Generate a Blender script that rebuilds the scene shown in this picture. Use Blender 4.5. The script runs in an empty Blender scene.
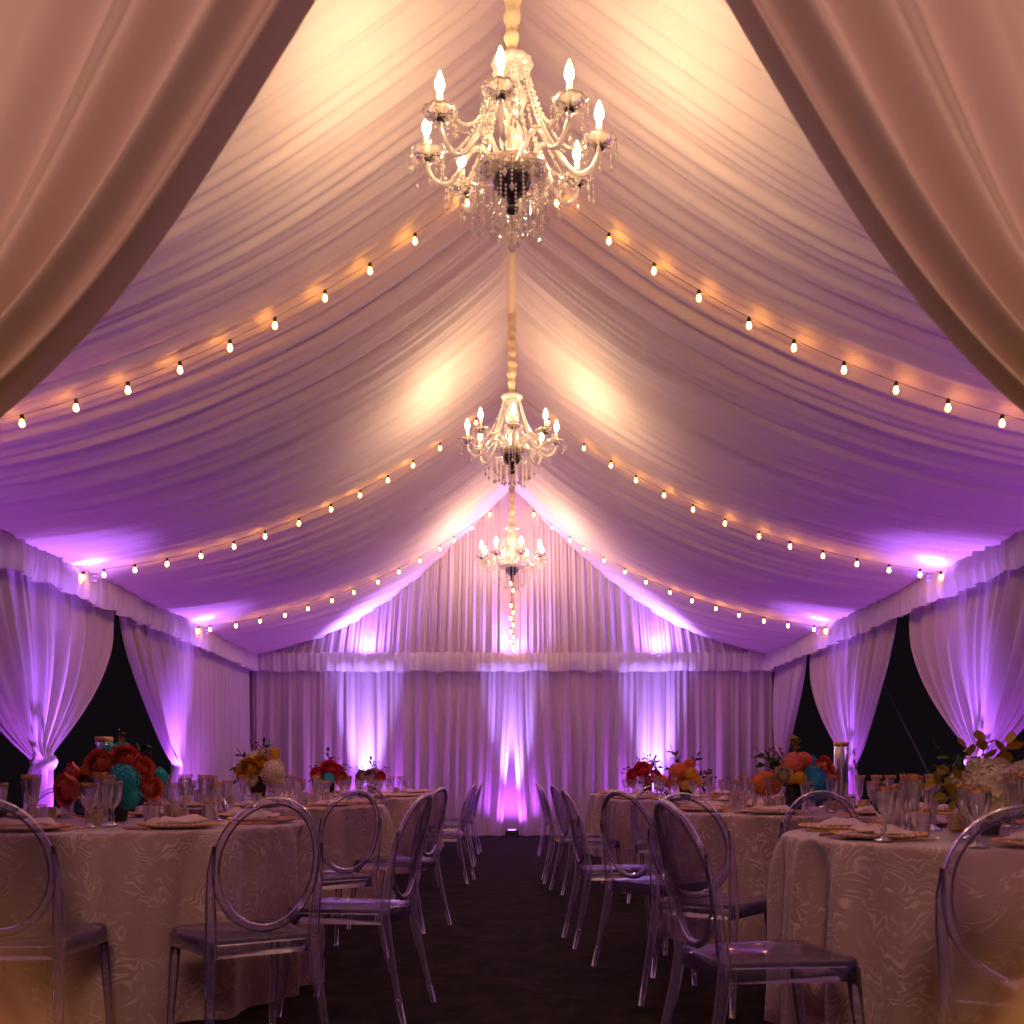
import bpy, math, random
import numpy as np
from mathutils import Vector, Matrix
PI = math.pi
rnd = random.Random(7)
COL = bpy.context.scene.collection
HZ = 777.0; CAMZ = 0.98; F = 1024.0
EAVE = 2.98; RIDGE = 5.78; HW = 4.35; YB = 17.0; TZ = 0.765
YC = (9.8, 13.4)                      # tent columns seen along each side

# ------------------------------------------------------------------ helpers
def tag(o, label=None, cat=None, group=None, kind=None):
    if label: o['label'] = label
    if cat: o['category'] = cat
    if group: o['group'] = group
    if kind: o['kind'] = kind
    return o

def empty(name, loc, rz=0, label=None, cat=None, group=None):
    o = bpy.data.objects.new(name, None); COL.objects.link(o)
    o.empty_display_size = 0.1
    o.location = loc; o.rotation_euler = (0, 0, rz)
    return tag(o, label, cat, group)

KIDS = {}
def link(name, me, mat, parent=None):
    if mat and not me.materials: me.materials.append(mat)
    o = bpy.data.objects.new(name, me); COL.objects.link(o)
    if parent:
        o.parent = parent; KIDS.setdefault(parent.name, []).append(o)
    return o

def copy_tree(o, parent=None):
    c = o.copy(); COL.objects.link(c)
    if parent: c.parent = parent; KIDS.setdefault(parent.name, []).append(c)
    for ch in list(KIDS.get(o.name, [])): copy_tree(ch, c)
    return c

class MB:
    def __init__(s): s.v = []; s.f = []
    def add(s, vs, fs):
        n = len(s.v); s.v.extend([tuple(v) for v in vs]); s.f.extend([tuple(i + n for i in f) for f in fs]); return s
    def grid(s, P, closed_u=False, closed_v=False):
        P = np.asarray(P); nu, nv = P.shape[:2]
        n = len(s.v); s.v.extend(map(tuple, P.reshape(-1, 3).tolist()))
        for i in range(nu - (0 if closed_u else 1)):
            i2 = (i + 1) % nu
            for j in range(nv - (0 if closed_v else 1)):
                j2 = (j + 1) % nv
                s.f.append((n + i * nv + j, n + i2 * nv + j, n + i2 * nv + j2, n + i * nv + j2))
        return s
    def box(s, c, d, M=None):
        vs = [Vector((c[0] + sx * d[0] / 2, c[1] + sy * d[1] / 2, c[2] + sz * d[2] / 2)) for sx in (-1, 1) for sy in (-1, 1) for sz in (-1, 1)]
        if M: vs = [M @ v for v in vs]
        return s.add(vs, [(0, 1, 3, 2), (4, 6, 7, 5), (0, 4, 5, 1), (2, 3, 7, 6), (0, 2, 6, 4), (1, 5, 7, 3)])
    def lathe(s, prof, seg=24, c=(0, 0, 0), wob=None):
        P = []
        for (r, z) in prof:
            row = []
            for k in range(seg):
                a = 2 * PI * k / seg
                rr = r * (1 + (wob(a, z) if wob else 0))
                row.append((c[0] + rr * math.cos(a), c[1] + rr * math.sin(a), c[2] + z))
            P.append(row)
        return s.grid(P, closed_v=True)
    def tube(s, pts, rad, seg=8, closed=False, flat=1.0, cap=True, up=None):
        pts = [Vector(p) for p in pts]; n = len(pts)
        if not hasattr(rad, '__len__'): rad = [rad] * n
        prev = None; P = []
        for i, p in enumerate(pts):
            if closed: t = pts[(i + 1) % n] - pts[i - 1]
            else: t = pts[min(i + 1, n - 1)] - pts[max(i - 1, 0)]
            t = t.normalized() if t.length > 1e-9 else Vector((0, 0, 1))
            if up is not None: nrm = Vector(up) - t * t.dot(Vector(up))
            elif prev is None: nrm = t.orthogonal()
            else: nrm = prev - t * prev.dot(t)
            nrm.normalize(); prev = nrm; b = t.cross(nrm)
            P.append([p + (nrm * math.cos(2 * PI * k / seg) + b * math.sin(2 * PI * k / seg) * flat) * rad[i] for k in range(seg)])
        n0 = len(s.v)
        s.grid([[tuple(q) for q in r] for r in P], closed_u=closed, closed_v=True)
        if cap and not closed:
            s.f.append(tuple(n0 + k for k in range(seg))[::-1]); s.f.append(tuple(n0 + (n - 1) * seg + k for k in range(seg)))
        return s
    def octa(s, c, r, h):
        x, y, z = c
        return s.add([(x, y, z + h), (x + r, y, z), (x, y + r, z), (x - r, y, z), (x, y - r, z), (x, y, z - h)],
                     [(0, 1, 2), (0, 2, 3), (0, 3, 4), (0, 4, 1), (5, 2, 1), (5, 3, 2), (5, 4, 3), (5, 1, 4)])
    def mesh(s, name, mat=None, smooth=True):
        me = bpy.data.meshes.new(name); me.from_pydata(s.v, [], s.f); me.update()
        if smooth: me.polygons.foreach_set('use_smooth', [True] * len(me.polygons))
        if mat: me.materials.append(mat)
        return me
    def build(s, name, mat, parent=None, smooth=True):
        return link(name, s.mesh(name, mat, smooth), None, parent)

def grid_fast(name, X, Y, Z, mat, parent=None, flip=False):
    nu, nv = X.shape
    co = np.stack([X, Y, Z], -1).reshape(-1, 3).astype(np.float32)
    idx = np.arange(nu * nv).reshape(nu, nv)
    q = np.stack([idx[:-1, :-1], idx[1:, :-1], idx[1:, 1:], idx[:-1, 1:]], -1).reshape(-1, 4)
    if flip: q = q[:, ::-1]
    me = bpy.data.meshes.new(name)
    me.vertices.add(len(co)); me.vertices.foreach_set('co', co.ravel())
    me.loops.add(q.size); me.loops.foreach_set('vertex_index', q.ravel().astype(np.int32))
    me.polygons.add(len(q)); me.polygons.foreach_set('loop_start', (np.arange(len(q)) * 4).astype(np.int32))
    try: me.polygons.foreach_set('loop_total', np.full(len(q), 4, np.int32))
    except Exception: pass
    me.update(calc_edges=True); me.validate()
    me.polygons.foreach_set('use_smooth', [True] * len(me.polygons))
    me.materials.append(mat)
    return link(name, me, None, parent)

_rs = np.random.RandomState(3)
_TAB = _rs.rand(8192)
def n1(x, seed=0):
    x = np.asarray(x, float) + seed * 37.17 + 1000; i = np.floor(x).astype(int); f = x - i; f = f * f * (3 - 2 * f)
    a = _TAB[i % 8192]; b = _TAB[(i + 1) % 8192]
    return a + (b - a) * f - 0.5
def folds(x, seed=0):
    """irregular cloth pleats along x (1 unit ~ 1 pleat), range about -1..1"""
    w = x + 0.9 * n1(x * 0.45, seed) + 0.3 * n1(x * 1.3, seed + 5)
    return 0.55 * np.sin(2 * PI * w) + 0.8 * n1(x * 0.6, seed + 2) + 0.6 * n1(x * 2.7, seed + 3)

# ------------------------------------------------------------------ materials
def newmat(name):
    m = bpy.data.materials.new(name); m.use_nodes = True; nt = m.node_tree; nt.nodes.clear()
    out = nt.nodes.new('ShaderNodeOutputMaterial'); return m, nt, out
def N(nt, t, **kw):
    n = nt.nodes.new(t)
    for k, v in kw.items():
        if k in n.inputs: n.inputs[k].default_value = v
        else: setattr(n, k, v)
    return n
def rgb(c): return (c[0], c[1], c[2], 1)

def cloth(name, col, trans=0.25, sheen=0.2, weave=220, bump=0.12, dirt=0.08):
    m, nt, out = newmat(name); L = nt.links.new
    tc = N(nt, 'ShaderNodeTexCoord')
    no = N(nt, 'ShaderNodeTexNoise', Scale=2.2, Detail=4.0); L(tc.outputs['Object'], no.inputs['Vector'])
    mx = N(nt, 'ShaderNodeMix', data_type='RGBA', blend_type='MULTIPLY'); mx.inputs['Factor'].default_value = dirt
    mx.inputs[6].default_value = rgb(col); L(no.outputs['Color'], mx.inputs[7])
    wv = N(nt, 'ShaderNodeTexNoise', Scale=weave, Detail=2.0); L(tc.outputs['Object'], wv.inputs['Vector'])
    bp = N(nt, 'ShaderNodeBump', Strength=bump, Distance=0.004); L(wv.outputs['Fac'], bp.inputs['Height'])
    pb = N(nt, 'ShaderNodeBsdfPrincipled', Roughness=0.75); L(mx.outputs[2], pb.inputs['Base Color']); L(bp.outputs['Normal'], pb.inputs['Normal'])
    pb.inputs['Sheen Weight'].default_value = sheen; pb.inputs['Specular IOR Level'].default_value = 0.25
    tr = N(nt, 'ShaderNodeBsdfTranslucent'); L(mx.outputs[2], tr.inputs['Color'])
    ms = N(nt, 'ShaderNodeMixShader', Fac=trans); L(pb.outputs[0], ms.inputs[1]); L(tr.outputs[0], ms.inputs[2]); L(ms.outputs[0], out.inputs[0])
    return m
def plain(name, col, rough=0.5, metal=0.0, noise=0.0, nscale=40, bump=0.0, spec=0.5):
    m, nt, out = newmat(name); L = nt.links.new
    pb = N(nt, 'ShaderNodeBsdfPrincipled', Roughness=rough, Metallic=metal); pb.inputs['Base Color'].default_value = rgb(col)
    pb.inputs['Specular IOR Level'].default_value = spec
    if noise or bump:
        tc = N(nt, 'ShaderNodeTexCoord'); no = N(nt, 'ShaderNodeTexNoise', Scale=nscale, Detail=3.0); L(tc.outputs['Object'], no.inputs['Vector'])
        if noise:
            mx = N(nt, 'ShaderNodeMix', data_type='RGBA', blend_type='MIX')
            mx.inputs[6].default_value = rgb([c * (1 - noise) for c in col]); mx.inputs[7].default_value = rgb([min(1, c * (1 + noise)) for c in col])
            L(no.outputs['Fac'], mx.inputs['Factor']); L(mx.outputs[2], pb.inputs['Base Color'])
        if bump:
            bp = N(nt, 'ShaderNodeBump', Strength=bump, Distance=0.004); L(no.outputs['Fac'], bp.inputs['Height']); L(bp.outputs['Normal'], pb.inputs['Normal'])
    L(pb.outputs[0], out.inputs[0]); return m
def clear(name, tint, edge, rough=0.04, diff=0.05, dcol=(0.8, 0.75, 0.9), glossk=1.0, ior=1.5):
    """thin clear material: see-through, glossy by fresnel, denser and tinted at grazing angles"""
    m, nt, out = newmat(name); L = nt.links.new
    lw = N(nt, 'ShaderNodeLayerWeight', Blend=0.35)
    mx = N(nt, 'ShaderNodeMix', data_type='RGBA'); mx.inputs[6].default_value = rgb(tint); mx.inputs[7].default_value = rgb(edge)
    L(lw.outputs['Facing'], mx.inputs['Factor'])
    tp = N(nt, 'ShaderNodeBsdfTransparent'); L(mx.outputs[2], tp.inputs['Color'])
    gl = N(nt, 'ShaderNodeBsdfGlossy', Roughness=rough)
    fr = N(nt, 'ShaderNodeFresnel', IOR=ior); mu = N(nt, 'ShaderNodeMath', operation='MULTIPLY'); mu.use_clamp = True; mu.inputs[1].default_value = glossk; L(fr.outputs[0], mu.inputs[0])
    m1 = N(nt, 'ShaderNodeMixShader'); L(mu.outputs[0], m1.inputs[0]); L(tp.outputs[0], m1.inputs[1]); L(gl.outputs[0], m1.inputs[2])
    df = N(nt, 'ShaderNodeBsdfDiffuse'); df.inputs['Color'].default_value = rgb(dcol)
    tl = N(nt, 'ShaderNodeBsdfTranslucent'); tl.inputs['Color'].default_value = rgb(dcol)
    dd = N(nt, 'ShaderNodeMixShader', Fac=0.5); L(df.outputs[0], dd.inputs[1]); L(tl.outputs[0], dd.inputs[2])
    m2 = N(nt, 'ShaderNodeMixShader', Fac=diff); L(m1.outputs[0], m2.inputs[1]); L(dd.outputs[0], m2.inputs[2])
    L(m2.outputs[0], out.inputs[0]); return m
def cutglass(name):
    m, nt, out = newmat(name); L = nt.links.new
    lw = N(nt, 'ShaderNodeLayerWeight', Blend=0.3)
    tp = N(nt, 'ShaderNodeBsdfTransparent'); tp.inputs['Color'].default_value = rgb((0.93, 0.91, 0.95))
    rf = N(nt, 'ShaderNodeBsdfRefraction', Roughness=0.03, IOR=1.32); rf.inputs['Color'].default_value = rgb((0.95, 0.92, 0.97))
    m0 = N(nt, 'ShaderNodeMixShader', Fac=0.5); L(tp.outputs[0], m0.inputs[1]); L(rf.outputs[0], m0.inputs[2])
    gl = N(nt, 'ShaderNodeBsdfGlossy', Roughness=0.07)
    fr = N(nt, 'ShaderNodeFresnel', IOR=1.6); mu = N(nt, 'ShaderNodeMath', operation='MULTIPLY'); mu.use_clamp = True; mu.inputs[1].default_value = 2.0; L(fr.outputs[0], mu.inputs[0])
    m1 = N(nt, 'ShaderNodeMixShader'); L(mu.outputs[0], m1.inputs[0]); L(m0.outputs[0], m1.inputs[1]); L(gl.outputs[0], m1.inputs[2])
    df = N(nt, 'ShaderNodeBsdfDiffuse'); df.inputs['Color'].default_value = rgb((0.85, 0.75, 0.95))
    m2 = N(nt, 'ShaderNodeMixShader', Fac=0.13); L(m1.outputs[0], m2.inputs[1]); L(df.outputs[0], m2.inputs[2]); L(m2.outputs[0], out.inputs[0]); return m
def glow(name, col, k):
    m, nt, out = newmat(name)
    e = N(nt, 'ShaderNodeEmission', Strength=k); e.inputs['Color'].default_value = rgb(col); nt.links.new(e.outputs[0], out.inputs[0]); return m

M_liner = cloth('ivory_liner', (0.82, 0.69, 0.66), trans=0.12, sheen=0.1, weave=160)
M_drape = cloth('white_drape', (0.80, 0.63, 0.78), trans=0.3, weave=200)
M_sheer = cloth('entry_drape', (0.66, 0.50, 0.42), trans=0.30, weave=300)
M_val = cloth('ruffle', (0.82, 0.74, 0.80), trans=0.25)
M_napkin = cloth('napkin_cloth', (0.80, 0.60, 0.52), trans=0.05)
M_sleeve = cloth('chain_sleeve', (0.85, 0.68, 0.42), trans=0.1)

def damask():
    m, nt, out = newmat('damask_cloth'); L = nt.links.new
    tc = N(nt, 'ShaderNodeTexCoord')
    n0 = N(nt, 'ShaderNodeTexNoise', Scale=4.5, Detail=1.5, Distortion=1.2); L(tc.outputs['Object'], n0.inputs['Vector'])
    ad = N(nt, 'ShaderNodeMix', data_type='RGBA', blend_type='ADD'); ad.inputs['Factor'].default_value = 0.5
    L(tc.outputs['Object'], ad.inputs[6]); L(n0.outputs['Color'], ad.inputs[7])
    wv = N(nt, 'ShaderNodeTexWave', wave_type='RINGS', Scale=7.5, Distortion=7.0, Detail=0.0); wv.inputs['Detail Scale'].default_value = 1.6; L(ad.outputs[2], wv.inputs['Vector'])
    nm_ = N(nt, 'ShaderNodeTexNoise', Scale=8.5, Detail=2.0, Distortion=0.8); L(tc.outputs['Object'], nm_.inputs['Vector'])
    mk = N(nt, 'ShaderNodeMapRange'); mk.inputs[1].default_value = 0.42; mk.inputs[2].default_value = 0.60; L(nm_.outputs['Fac'], mk.inputs[0])
    c0_ = N(nt, 'ShaderNodeValToRGB'); c0_.color_ramp.elements[0].position = 0.60; c0_.color_ramp.elements[1].position = 0.95; L(wv.outputs['Fac'], c0_.inputs[0])
    cr = N(nt, 'ShaderNodeMath', operation='MULTIPLY'); L(c0_.outputs[0], cr.inputs[0]); L(mk.outputs[0], cr.inputs[1])
    mx = N(nt, 'ShaderNodeMix', data_type='RGBA'); mx.inputs[6].default_value = rgb((0.47, 0.30, 0.26)); mx.inputs[7].default_value = rgb((0.72, 0.52, 0.45)); L(cr.outputs[0], mx.inputs['Factor'])
    bp = N(nt, 'ShaderNodeBump', Strength=0.5, Distance=0.004); L(cr.outputs[0], bp.inputs['Height'])
    mr = N(nt, 'ShaderNodeMapRange'); L(cr.outputs[0], mr.inputs[0]); mr.inputs[3].default_value = 0.62; mr.inputs[4].default_value = 0.34
    pb = N(nt, 'ShaderNodeBsdfPrincipled'); L(mx.outputs[2], pb.inputs['Base Color']); L(mr.outputs[0], pb.inputs['Roughness']); L(bp.outputs[0], pb.inputs['Normal'])
    pb.inputs['Sheen Weight'].default_value = 0.4; L(pb.outputs[0], out.inputs[0]); return m
M_damask = damask()

def carpet():
    m, nt, out = newmat('dark_carpet'); L = nt.links.new
    tc = N(nt, 'ShaderNodeTexCoord')
    a = N(nt, 'ShaderNodeTexNoise', Scale=5.0, Detail=6.0, Roughness=0.7); L(tc.outputs['Object'], a.inputs['Vector'])
    b = N(nt, 'ShaderNodeTexNoise', Scale=160.0, Detail=3.0); L(tc.outputs['Object'], b.inputs['Vector'])
    mu = N(nt, 'ShaderNodeMath', operation='MULTIPLY'); L(a.outputs['Fac'], mu.inputs[0]); L(b.outputs['Fac'], mu.inputs[1])
    cr = N(nt, 'ShaderNodeValToRGB'); e = cr.color_ramp.elements; e[0].position = 0.2; e[0].color = rgb((0.007, 0.005, 0.004)); e[1].position = 0.42; e[1].color = rgb((0.05, 0.035, 0.028)); L(mu.outputs[0], cr.inputs[0])
    bp = N(nt, 'ShaderNodeBump', Strength=0.8, Distance=0.01); L(b.outputs['Fac'], bp.inputs['Height'])
    pb = N(nt, 'ShaderNodeBsdfPrincipled', Roughness=0.95); pb.inputs['Specular IOR Level'].default_value = 0.1
    L(cr.outputs[0], pb.inputs['Base Color']); L(bp.outputs[0], pb.inputs['Normal']); L(pb.outputs[0], out.inputs[0]); return m
M_carpet = carpet()

M_chair = clear('clear_acrylic', (0.93, 0.90, 0.96), (0.56, 0.43, 0.76), rough=0.06, diff=0.11, dcol=(0.62, 0.46, 0.95), glossk=1.3)
M_panel = clear('clear_acrylic_panel', (0.93, 0.90, 0.96), (0.60, 0.50, 0.70), rough=0.05, diff=0.025, dcol=(0.72, 0.6, 0.9), glossk=1.0)
M_glass = cutglass('cut_glass')
M_crystal = clear('crystal', (0.93, 0.88, 0.82), (0.78, 0.66, 0.56), rough=0.15, diff=0.48, dcol=(1.0, 0.94, 0.88), glossk=2.2, ior=1.6)
M_gold = plain('gold', (0.85, 0.46, 0.14), 0.38, 1.0, bump=0.6, nscale=120)
M_goldrim = plain('gold_rim', (0.80, 0.42, 0.12), 0.45, 0.85, noise=0.35, nscale=160, bump=0.5)
def lace():
    m, nt, out = newmat('gold_lace_rim'); L = nt.links.new
    tc = N(nt, 'ShaderNodeTexCoord'); no = N(nt, 'ShaderNodeTexVoronoi', Scale=150.0); L(tc.outputs['Object'], no.inputs['Vector'])
    mt = N(nt, 'ShaderNodeMath', operation='GREATER_THAN'); mt.inputs[1].default_value = 0.42; L(no.outputs['Distance'], mt.inputs[0])
    mu = N(nt, 'ShaderNodeMath', operation='MULTIPLY_ADD'); mu.inputs[1].default_value = -0.65; mu.inputs[2].default_value = 0.75; L(mt.outputs[0], mu.inputs[0])
    pb = N(nt, 'ShaderNodeBsdfPrincipled', Roughness=0.35, Metallic=0.9); pb.inputs['Base Color'].default_value = rgb((0.62, 0.30, 0.09))
    tp = N(nt, 'ShaderNodeBsdfTransparent'); ms = N(nt, 'ShaderNodeMixShader'); L(mu.outputs[0], ms.inputs[0]); L(tp.outputs[0], ms.inputs[1]); L(pb.outputs[0], ms.inputs[2]); L(ms.outputs[0], out.inputs[0])
    return m
M_lace = lace()
M_votive = plain('mercury_gold', (0.85, 0.60, 0.30), 0.3, 0.9, noise=0.5, nscale=60, bump=0.8)
M_plate = plain('porcelain', (0.72, 0.55, 0.48), 0.25)
M_dark = plain('dark_jewel', (0.03, 0.02, 0.04), 0.12, 0.0, spec=1.0)
M_darkmet = plain('dark_metal', (0.05, 0.035, 0.03), 0.35, 0.6)
M_vase = plain('dark_glass_vase', (0.045, 0.03, 0.03), 0.12)
M_black = plain('black_housing', (0.015, 0.012, 0.018), 0.5)
M_wire = plain('wire', (0.42, 0.30, 0.22), 0.6)
M_pole = plain('white_pole', (0.7, 0.68, 0.68), 0.4)
M_strap = plain('tension_strap', (0.45, 0.43, 0.42), 0.7)
M_wax = plain('wax', (0.85, 0.75, 0.62), 0.5)
M_candle = plain('candle_sleeve', (0.85, 0.72, 0.58), 0.5)
M_cglass = clear('chandelier_glass', (0.95, 0.90, 0.84), (0.72, 0.60, 0.50), rough=0.12, diff=0.20, dcol=(1.0, 0.90, 0.80), glossk=2.5, ior=1.55)
M_bulb = glow('candle_bulb_glow', (1.0, 0.66, 0.36), 235.0)
M_sbulb = glow('string_bulb_glow', (1.0, 0.40, 0.045), 44.0)
M_lens = glow('uplight_lens_glow', (0.45, 0.18, 1.0), 6.0)
M_added_amber = glow('added_amber_lens_glow', (1.0, 0.55, 0.15), 6.0)
def petal(name, c, n=0.3): return plain(name, c, 0.6, 0, noise=n, nscale=30, spec=0.2)
M_coral = petal('coral_petal', (0.95, 0.20, 0.13)); M_red = petal('red_petal', (0.75, 0.06, 0.09))
M_orange = petal('orange_petal', (0.85, 0.20, 0.05)); M_teal = petal('teal_floret', (0.03, 0.50, 0.50), 0.5)
M_blue = petal('blue_floret', (0.03, 0.28, 0.50), 0.5); M_yellow = petal('yellow_petal', (0.85, 0.42, 0.03))
M_cream = petal('cream_petal', (0.80, 0.66, 0.45)); M_pink = petal('pink_petal', (0.75, 0.15, 0.22)); M_dusty = petal('dusty_petal', (0.55, 0.35, 0.30))
M_leaf = petal('leaf', (0.035, 0.09, 0.025), 0.5); M_olive = petal('olive_leaf', (0.30, 0.24, 0.03), 0.4); M_gleaf = petal('gold_leaf', (0.55, 0.36, 0.05), 0.4)
M_berry = petal('berry', (0.16, 0.03, 0.08), 0.4); M_gberry = petal('gold_berry', (0.5, 0.28, 0.05), 0.5)

# ------------------------------------------------------------------ ceiling liner, floor, gable
def liner_z(X, Y):
    u = np.clip(np.abs(X) / HW, 0, 1)
    v = Y / (1.28 - 0.28 * u)
    base = RIDGE + (EAVE - RIDGE) * u - 0.46 * 4 * u * (1 - u)
    # bays: cloth sinks a little between the frame lines
    ph = (v - YC[0]) / 3.6
    bay = -0.10 * (0.5 - 0.5 * np.cos(2 * PI * ph)) * (4 * u * (1 - u)) ** 0.7
    return base + bay, u, v
def make_liner():
    ny = 900; xs = np.linspace(-HW, HW, 181); ys = np.linspace(2.2, YB + 0.02, ny)
    X, Y = np.meshgrid(xs, ys, indexing='ij')
    Z, u, v = liner_z(X, Y)
    sd = np.where(X > 0, 0.0, 400.0)
    w = v + 0.10 * n1(u * 3.0 + v * 0.25, 31)
    a = 0.55 * folds(w * 3.1 + sd, 1) + 0.42 * folds(w * 6.6 + sd + 0.6 * n1(u * 2.5, 8), 7) + 0.26 * folds(w * 12.0 + sd, 11)
    amp = 0.058 * (1.0 - 0.45 * u) * np.clip(u / 0.03, 0.15, 1) * np.clip((1 - u) / 0.04, 0.2, 1)
    Z = Z - amp * a
    o = grid_fast('ceiling', X, Y, Z, M_liner, flip=False)
    tag(o, 'pleated ivory fabric liner sweeping from the ridge to both eaves of the tent', kind='structure')
make_liner()
# ridge seam band
mb = MB(); P = []
for y in np.linspace(2.2, YB, 120):
    h = 0.012 * math.sin(y * 9)
    P.append([(-0.045, y, RIDGE - 0.04 + h), (-0.03, y, RIDGE - 0.075 + h), (0.03, y, RIDGE - 0.075 - h), (0.045, y, RIDGE - 0.04 - h)])
mb.grid(P); tag(mb.build('trim_1', M_sleeve), 'cream seam band running along the ridge', kind='structure')

mb = MB(); mb.box((0, 8, -0.05), (34, 40, 0.1)); tag(mb.build('floor', M_carpet, smooth=False), 'dark brown carpet covering the ground', kind='structure')

def gable():
    xs = np.linspace(-HW * 1.05, HW * 1.05, 900); ts = np.linspace(0, 1, 60)
    X, T = np.meshgrid(xs, ts, indexing='ij')
    top = np.maximum(RIDGE + (EAVE - RIDGE) * np.abs(X) / HW, 3.0)
    Z = 2.9 + (top - 2.9) * T
    conv = X * (1 - 0.05 * T)
    Y = YB - 0.03 - 0.045 * folds(X * 6.2, 21) * (0.35 + 0.65 * (1 - T)) - 0.02 * folds(X * 14, 22)
    # soft seam at the centre
    Y += 0.05 * np.exp(-(X / 0.05) ** 2)
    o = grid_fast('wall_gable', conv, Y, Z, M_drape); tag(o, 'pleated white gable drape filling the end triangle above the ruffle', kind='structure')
gable()
mb = MB(); mb.box((0, YB + 0.22, 1.5), (2 * HW + 0.5, 0.02, 3.0)); tag(mb.build('wall_back', M_drape, smooth=False), 'plain white backing sheet behind the end curtains', kind='structure')

# eave beams and columns
for i, sx in enumerate((-1, 1)):
    mb = MB(); mb.box((sx * (HW + 0.09), 9.6, EAVE - 0.06), (0.1, 15.4, 0.1)); tag(mb.build('trim_%d' % (2 + i), M_pole, smooth=False), 'white eave beam behind the ruffle', kind='structure')
    for y in (6.1,) + YC + (17.08,):
        mb = MB(); mb.lathe([(0.04, 0), (0.04, EAVE - 0.1)], 16, (sx * (HW + 0.08), y, 0)); tag(mb.build('trim_%d' % (4 + i), M_pole), 'white tent column inside the gathered curtains', kind='structure')

# ------------------------------------------------------------------ valances (ruffles)
def valance(name, A, B, nrm, label, seed, ztop=EAVE + 0.05, base=0.15):
    A = np.array(A, float); B = np.array(B, float); Ln = np.linalg.norm(B - A); n = np.array(nrm, float)
    s = np.linspace(0, 1, int(Ln * 45)); t = np.linspace(0, 1, 16)
    S, T = np.meshgrid(s, t, indexing='ij')
    d = S * Ln
    f = folds(d * 4.6, seed) * (0.3 + 0.7 * T) * 0.040 + 0.022 * folds(d * 11, seed + 1)
    off = base + f + 0.02 * np.sin(PI * np.clip(T, 0, 1))
    zb = ztop - 0.32 + 0.018 * folds(d * 1.9, seed + 2) + 0.02 * np.abs(np.sin(PI * d * 1.6))
    Z = ztop + 0.014 * folds(d * 6, seed + 3) * (1 - T) + (zb - ztop) * T
    X = A[0] + (B[0] - A[0]) * S + n[0] * off; Y = A[1] + (B[1] - A[1]) * S + n[1] * off
    o = grid_fast(name, X, Y, Z, M_val); tag(o, label, 'valance')
valance('valance', (-HW, 2.2), (-HW, YB), (1, 0), 'long ruffled white valance along the eave above the coral and teal flowers', 41)
valance('valance', (HW, 2.2), (HW, YB), (-1, 0), 'long ruffled white valance along the eave on the cream hydrangea side', 44)
valance('valance', (-HW, YB - 0.05), (HW, YB - 0.05), (0, -1), 'ruffled white valance across the end wall under the gable', 47, base=0.08)

# ------------------------------------------------------------------ curtains
def straight_curtain(A, B, nrm, label, seed, npl=4.2, amp=0.055, zt=2.86, open_a=0, open_b=0, group=None):
    A = np.array(A, float); B = np.array(B, float); Ln = np.linalg.norm(B - A); n = np.array(nrm, float)
    s = np.linspace(0, 1, max(60, int(Ln * 70))); t = np.linspace(0, 1, 50)
    S, T = np.meshgrid(s, t, indexing='ij')
    x = S * Ln
    # the hem pulls away from a seam where the panel is opened
    k = np.clip(T - 0.18, 0, 1) / 0.82
    sh = open_a * k ** 1.3 * (1 - S) ** 3 - open_b * k ** 1.3 * S ** 3
    f = amp * (0.25 + 0.75 * np.clip(T * 2, 0, 1)) * folds(x * npl + 0.25 * n1(T * 2 + S * 3, seed + 9), seed) + 0.014 * folds(x * npl * 2.3, seed + 4)
    d = (B - A) / Ln
    X = A[0] + d[0] * (x + sh) + n[0] * f; Y = A[1] + d[1] * (x + sh) + n[1] * f
    Z = zt + (0.015 + 0.012 * folds(x * 2, seed + 6) - zt) * T
    o = grid_fast('curtain', X, Y, Z, M_drape); tag(o, label, 'curtain', group)

yb = YB + 0.02
straight_curtain((-4.32, yb), (-2.44, yb), (0, 1), 'pleated end wall curtain filling the corner beside the yellow and cream flowers', 51)
straight_curtain((-2.47, yb + .02), (0.0, yb + .02), (0, 1), 'pleated end wall curtain between the red flower streak and the centre slit', 55, open_b=0.17)
straight_curtain((0.0, yb), (2.36, yb), (0, 1), 'pleated end wall curtain between the centre slit and the twin bouquets', 59, open_a=0.13)
straight_curtain((2.33, yb + .02), (4.32, yb + .02), (0, 1), 'pleated end wall curtain filling the corner beside the orange and blue flowers', 63)
straight_curtain((-HW, 13.45), (-HW, YB - 0.02), (1, 0), 'straight pleated side curtain hanging from the second column to the far corner', 67)

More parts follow.
